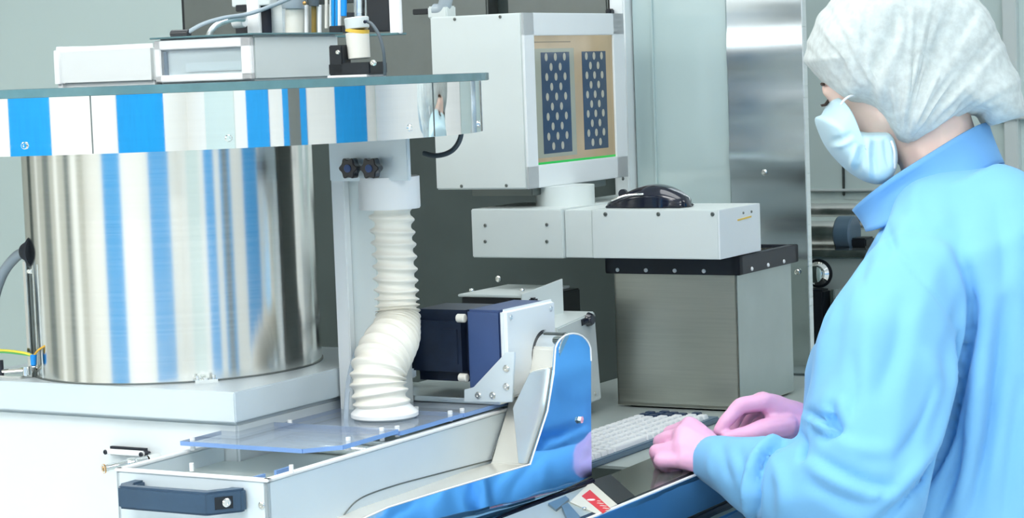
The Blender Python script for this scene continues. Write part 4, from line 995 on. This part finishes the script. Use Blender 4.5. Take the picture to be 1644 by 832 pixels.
# gathers run from the crown down to the elastic edge near the ear and nape
gx, gy = 1450.0, 240.0
ang = np.arctan2(py-gy, px-gx); rad = np.hypot(px-gx, py-gy)
side_fade = np.clip(rad/60, 0, 1)*np.clip((330-rad)/200, .25, 1)
nz = np.array([noise.noise(Vector((a_*9, r_*.006, 0.3))) + .5*noise.noise(Vector((a_*24, r_*.010, 5.3))) for a_, r_ in zip(ang, rad)])
co = co + no*(nz*.0090*side_fade)[:, None]
nz = np.array([noise.noise(Vector((x_*.05, y_*.05, 2.2))) for x_, y_ in zip(px, py)]); co = co + no*(nz*.0012)[:, None]
set_co(cap, co)
folds(cap, [([(1447, 5), (1428, 60), (1405, 110), (1396, 165), (1410, 200)], 10, .005, 'rv'),
            ([(1395, 0), (1388, 60), (1385, 120), (1378, 160)], 7, .004, 'v'),
            ([(1512, 0), (1508, 60), (1490, 110), (1470, 170), (1455, 215)], 9, .004, 'vr'),
            ([(1570, 80), (1530, 130), (1490, 180), (1465, 218)], 10, .003, 'v'),
            ([(1330, 60), (1350, 100), (1352, 140)], 8, .005, 'v'),
            ([(1600, 130), (1560, 160), (1510, 190)], 7, .004, 'v')])
nt_ = M['cap'].node_tree; p_ = nt_.nodes['Principled BSDF']; tl_ = nt_.nodes.new('ShaderNodeBsdfTranslucent'); tl_.inputs[0].default_value = (.85, .93, .92, 1)
mx_ = nt_.nodes.new('ShaderNodeMixShader'); mx_.inputs[0].default_value = .22; nt_.links.new(p_.outputs[0], mx_.inputs[1]); nt_.links.new(tl_.outputs[0], mx_.inputs[2]); nt_.links.new(mx_.outputs[0], nt_.nodes['Material Output'].inputs[0])
co_cap = link('surgical_cap', cap, 'cap', worker, smooth=180)
sm_ = co_cap.modifiers.new('soften', 'SMOOTH'); sm_.factor = .5; sm_.iterations = 3
# mask
mkc = [(1344, 157), (1351, 166), (1354, 178), (1358, 192), (1368, 206), (1385, 211), (1405, 210), (1422, 212), (1432, 230), (1435, 254), (1430, 278), (1416, 293), (1396, 294), (1372, 282), (1350, 262), (1332, 240), (1320, 217), (1312, 191), (1322, 184), (1328, 174), (1336, 162)]
m = MB(); m.add(inflate(mkc, (1376, 238), 3.0, .079, 7, 200, 40, 0.0))
mk = m.mesh()
folds(mk, [([(1329, 227), (1350, 224), (1370, 213)], 5, .004, 'vr'), ([(1384, 232), (1380, 255), (1376, 278)], 5, .007, 'vr'),
           ([(1405, 218), (1403, 250), (1407, 288)], 5, .006, 'vr'), ([(1420, 220), (1424, 250), (1428, 270)], 4, .004, 'v'), ([(1345, 190), (1340, 205), (1350, 230)], 7, .002, 'v')])
link('face_mask', mk, 'mask', worker, smooth=180)
MB().tube([PY(1350, 168, 2.925), PY(1356, 160, 2.925), PY(1366, 154, 2.93), PY(1378, 152, 2.95)], .0016, 8, 16).build('ear_loop', 'cup', worker)
MB().tube([PY(1431, 226, 2.925), PY(1436, 244, 2.922), PY(1436, 270, 2.93)], .0016, 8, 16).build('ear_loop', 'cup', worker)

# gown
def ring_loft(rings, seg=64):
    b = bmesh.new(); R = []
    for (z, af, ab_, hw, bc, ex) in rings:
        ac = (af+ab_)/2; ha = (ab_-af)/2; rr = []
        for k in range(seg):
            th = 2*math.pi*k/seg; c_, s_ = math.cos(th), math.sin(th)
            rr.append(b.verts.new(W(ac+ha*abs(c_)**ex*(1 if c_ > 0 else -1), bc+hw*abs(s_)**ex*(1 if s_ > 0 else -1), z)))
            q = rr[-1].co; q.z += (q.dot(U)+.96)*.55*max(0, min(1, (z-1.05)/.2))
        R.append(rr)
    for A, B in zip(R, R[1:]):
        for k in range(seg): b.faces.new((A[k], A[(k+1) % seg], B[(k+1) % seg], B[k]))
    b.faces.new(R[0]); b.faces.new(list(reversed(R[-1]))); bmesh.ops.recalc_face_normals(b, faces=b.faces[:]); return b
g = MB()
g.add(ring_loft([(.50, -1.17, -.70, .25, TCb, .95), (.85, -1.17, -.74, .205, TCb, .9), (1.0, -1.165, -.765, .182, TCb, .85), (1.12, -1.163, -.79, .172, TCb, .85), (1.18, -1.15, -.805, .165, TCb, .85), (1.22, -1.12, -.82, .165, TCb, .95),
    (1.26, -1.10, -.85, .125, TCb, 1), (1.30, -1.085, -.88, .092, TCb, 1), (1.325, -1.065, -.905, .075, TCb, 1)]))
def sph(p, r): return (Vector(p), r)
g.hull([sph(PY(1505, 352, 2.92), .058), sph(PY(1575, 335, 2.95), .058), sph(PY(1470, 430, 2.90), .055), sph(PY(1478, 440, 2.83), .062)])
g.chain([sph(PY(1478, 440, 2.83), .064), sph(PY(1420, 560, 2.78), .086), sph(PY(1398, 690, 2.74), .090), sph(PY(1385, 775, 2.71), .086), sph(PY(1300, 790, 2.74), .068), sph(PY(1215, 765, 2.81), .046), sph(PY(1145, 737, 2.87), .0315)])
g.chain([sph(W(-.95, 2.93, 1.22), .062), sph(W(-.97, 3.02, 1.23), .070), sph(W(-.99, 3.07, 1.12), .075), sph(W(-1.0, 3.08, 1.02), .070), sph(W(-1.08, 3.0, 1.02), .055), sph(PY(1310, 690, 3.02), .035)])
gown = fuse(g, .0048, 14)
# cuff end: cut flat where the sleeve ends
bmg = bmesh.new(); bmg.from_mesh(gown)
dirL = (PY(1125, 731, 2.885)-PY(1215, 765, 2.81)).normalized(); cutL = PY(1126, 732, 2.885)
loc_ = [f for f in bmg.faces if (f.calc_center_median()-cutL).dot(dirL) > 0 and (f.calc_center_median()-cutL).length < .06]
bmesh.ops.delete(bmg, geom=loc_, context='FACES'); bmg.to_mesh(gown); bmg.free()
noise_disp(gown, .007, 9, (1, 1, .45)); noise_disp(gown, .0028, 24, (1, 1, .6))
folds(gown, [
    ([(1545, 455), (1558, 500), (1550, 560), (1532, 640), (1510, 715), (1470, 780), (1420, 830)], 6, .020, 'v'),
    ([(1262, 709), (1238, 722), (1222, 750), (1216, 800)], 4.5, .012, 'v'), ([(1318, 665), (1335, 678), (1345, 696)], 4, .010, 'v'),
    ([(1480, 300), (1500, 360), (1540, 400)], 14, .003, 'v'), ([(1600, 320), (1615, 400), (1610, 470)], 9, .005, 'v'),
    ([(1530, 380), (1552, 440), (1560, 500), (1548, 570), (1530, 650), (1508, 730), (1462, 795), (1400, 850)], 11, .022, 'vr'),   # between sleeve and back
    ([(1400, 350), (1440, 400), (1480, 450), (1515, 495), (1540, 545)], 4, .0030, 'v'),                                       # armhole seam
    ([(1282, 705), (1255, 714), (1230, 735), (1216, 775), (1212, 850)], 6, .020, 'vr'),
    ([(1285, 655), (1310, 668), (1345, 688), (1330, 702), (1300, 690)], 6, .016, 'vr'),
    ([(1285, 690), (1292, 715), (1285, 745)], 5, .016, 'v'),
    ([(1330, 640), (1338, 670), (1350, 700)], 10, .008, 'rv'),
    ([(1185, 712), (1195, 760), (1190, 820)], 9, .006, 'v'), ([(1160, 705), (1165, 745), (1185, 800)], 7, .004, 'v'), ([(1150, 715), (1140, 745), (1150, 780)], 6, .003, 'r'),
    ([(1240, 730), (1260, 790), (1250, 850)], 10, .007, 'r'),
    ([(1300, 725), (1340, 750), (1400, 775), (1450, 785)], 10, .011, 'vr'), ([(1290, 770), (1340, 800), (1400, 820)], 11, .008, 'v'), ([(1330, 705), (1380, 722), (1440, 725)], 12, .007, 'r'),
    ([(1450, 470), (1440, 560), (1405, 650)], 16, .008, 'v'), ([(1355, 460), (1340, 560), (1325, 640)], 16, .008, 'v'), ([(1395, 480), (1390, 560), (1370, 640)], 18, .006, 'r'),
    ([(1480, 560), (1500, 620), (1470, 710)], 14, .008, 'r'), ([(1505, 600), (1480, 680), (1430, 750)], 10, .008, 'v'),
    ([(1618, 460), (1605, 560), (1590, 680), (1560, 840)], 12, .016, 'vr'), ([(1580, 280), (1600, 370), (1622, 470)], 22, .006, 'v'),
    ([(1575, 560), (1560, 700), (1530, 850)], 10, .010, 'r'), ([(1545, 680), (1530, 760), (1500, 850)], 8, .012, 'v'), ([(1640, 600), (1625, 720), (1610, 850)], 12, .009, 'v'),
    ([(1410, 340), (1432, 395), (1412, 430)], 9, .006, 'vr'), ([(1400, 400), (1385, 440), (1390, 470)], 8, .004, 'v'), ([(1440, 330), (1480, 370), (1530, 385)], 14, .004, 'v'),
    ([(1290, 543), (1297, 548), (1303, 560)], 4, .010, 'v'), ([(1303, 560), (1300, 620), (1290, 660)], 6, .006, 'vr'),
    ([(1340, 440), (1325, 500), (1312, 545)], 8, .006, 'v'), ([(1370, 560), (1372, 640), (1355, 690)], 9, .005, 'v'),
])
go = link('gown', gown, 'gown', worker, smooth=180)
sm_ = go.modifiers.new('soften', 'SMOOTH'); sm_.factor = .5; sm_.iterations = 2
sd_ = go.modifiers.new('thickness', 'SOLIDIFY'); sd_.thickness = .002; sd_.offset = 1
# collar: flaring stand collar around the neck
def collar():
    b = bmesh.new(); n_ = 96; rows_ = []
    bk_t, fr_t = PY(1583, 196, 2.97), PY(1376, 335, 3.01); bk_b, fr_b = PY(1605, 262, 2.97), PY(1400, 368, 3.02)
    for j in range(9):
        f = j/8; bk_ = bk_b.lerp(bk_t, f); fr_ = fr_b.lerp(fr_t, f); c_ = (bk_+fr_)/2; e_ = (fr_-bk_)/2; hw = .100-.022*f - .012*math.sin(math.pi*f)
        row = []
        for k in range(n_+1):
            th = math.pi*2*k/n_ + .0
            sag = -.012*math.sin(th)**2*(1-f)
            rip = 1 + .02*math.sin(5*th+1)*f
            row.append(b.verts.new(c_ + e_*math.cos(th)*rip + (-V)*hw*math.sin(th)*rip + Z*sag - Z*.004*math.sin(th)))
        rows_.append(row)
    for A, B in zip(rows_, rows_[1:]):
        for k in range(n_): b.faces.new((A[k], A[k+1], B[k+1], B[k]))
    bmesh.ops.remove_doubles(b, verts=b.verts[:], dist=1e-6); bmesh.ops.recalc_face_normals(b, faces=b.faces[:])
    me = bpy.data.meshes.new('collar'); b.to_mesh(me); b.free(); return me
cme = collar()
folds(cme, [([(1411, 329), (1440, 300), (1475, 282), (1502, 268)], 6, .004, 'v')])
co_ = link('collar', cme, 'collar', worker, smooth=180)
sd_ = co_.modifiers.new('thickness', 'SOLIDIFY'); sd_.thickness = .003; sd_.offset = 0
for s_ in (-1, 1):
    m = MB(); m.hull([(W(-.93, TCb+.09*s_, .055), .042), (W(-1.09, TCb+.10*s_, .038), .036)]); m.build('shoe', 'shoe', worker, smooth=180)
    m = MB(); m.chain([(W(-.955, TCb+.085*s_, .6), .085), (W(-.97, TCb+.09*s_, .44), .068), (W(-.94, TCb+.09*s_, .11), .055)]); link('trouser_leg', fuse(m, .008, 4), 'trouser', worker, smooth=180)

# gloved hands: palm, four fingers and thumb, each finger with its own bends
def hand(wrist, wr, mcps, fingers, thumb, extra, name, label):
    m = MB()
    m.hull([(wrist, wr)] + mcps)
    for f in fingers: m.chain(f)
    m.chain(thumb)
    for e_ in extra: m.hull(e_)
    me = fuse(m, .0021, 3, .5)
    noise_disp(me, .0012, 55)
    return link(name, me, 'glove', worker, smooth=180, label=label)
P3 = PY
# left hand, back of the hand towards the viewer, fingers curling down and away
Wl = P3(1128, 731, 2.885)
fl = [
 [(P3(1108, 686, 2.915), .0125), (P3(1077, 696, 2.945), .0108), (P3(1082, 708, 2.975), .0095), (P3(1100, 706, 2.992), .0085)],
 [(P3(1098, 699, 2.895), .0130), (P3(1061, 709, 2.918), .0112), (P3(1061, 728, 2.945), .0098), (P3(1080, 732, 2.958), .0088)],
 [(P3(1094, 719, 2.880), .0125), (P3(1055, 725, 2.893), .0110), (P3(1060, 744, 2.915), .0095), (P3(1080, 745, 2.925), .0085)],
 [(P3(1094, 738, 2.872), .0115), (P3(1061, 740, 2.876), .0100), (P3(1069, 752, 2.893), .0086), (P3(1087, 753, 2.898), .0078)]]
thl = [(P3(1120, 706, 2.925), .0125), (P3(1122, 694, 2.955), .0115), (P3(1134, 698, 2.975), .0095), (P3(1146, 702, 2.985), .0082)]
hand(P3(1150, 737, 2.875), .025, [(P3(1108, 686, 2.915), .0145), (P3(1098, 699, 2.895), .0150), (P3(1094, 719, 2.880), .0150), (P3(1096, 738, 2.872), .0135), (Wl, .026)], fl, thl, [[(P3(1130, 715, 2.90), .02), (P3(1118, 695, 2.93), .013)]], 'glove', None)
# right hand, index finger reaching down to the left glove, thumb below it
fr = [
 [(P3(1229, 645, 2.975), .0135), (P3(1188, 652, 2.965), .0112), (P3(1170, 672, 2.960), .0098), (P3(1154, 692, 2.955), .0080)],
 [(P3(1226, 643, 3.000), .0130), (P3(1190, 656, 3.000), .0108), (P3(1178, 678, 2.995), .0094), (P3(1172, 695, 2.985), .0080)],
 [(P3(1228, 647, 3.025), .0120), (P3(1200, 664, 3.03), .0104), (P3(1192, 684, 3.020), .0090), (P3(1192, 698, 3.008), .0080)],
 [(P3(1236, 655, 3.045), .0110), (P3(1214, 672, 3.05), .0094), (P3(1208, 688, 3.040), .0082), (P3(1210, 700, 3.030), .0074)]]
thr = [(P3(1262, 686, 2.970), .0185), (P3(1229, 691, 2.958), .0165), (P3(1198, 698, 2.950), .0120), (P3(1167, 702, 2.945), .0088)]
hand(P3(1300, 682, 3.015), .026, [(P3(1232, 648, 2.978), .0150), (P3(1229, 647, 3.000), .0145), (P3(1232, 652, 3.025), .0135), (P3(1242, 660, 3.042), .0125), (P3(1275, 676, 3.0), .026)], fr, thr, [[(P3(1280, 688, 2.99), .024), (P3(1240, 692, 2.962), .0145), (P3(1245, 668, 2.98), .014)]], 'glove', None)
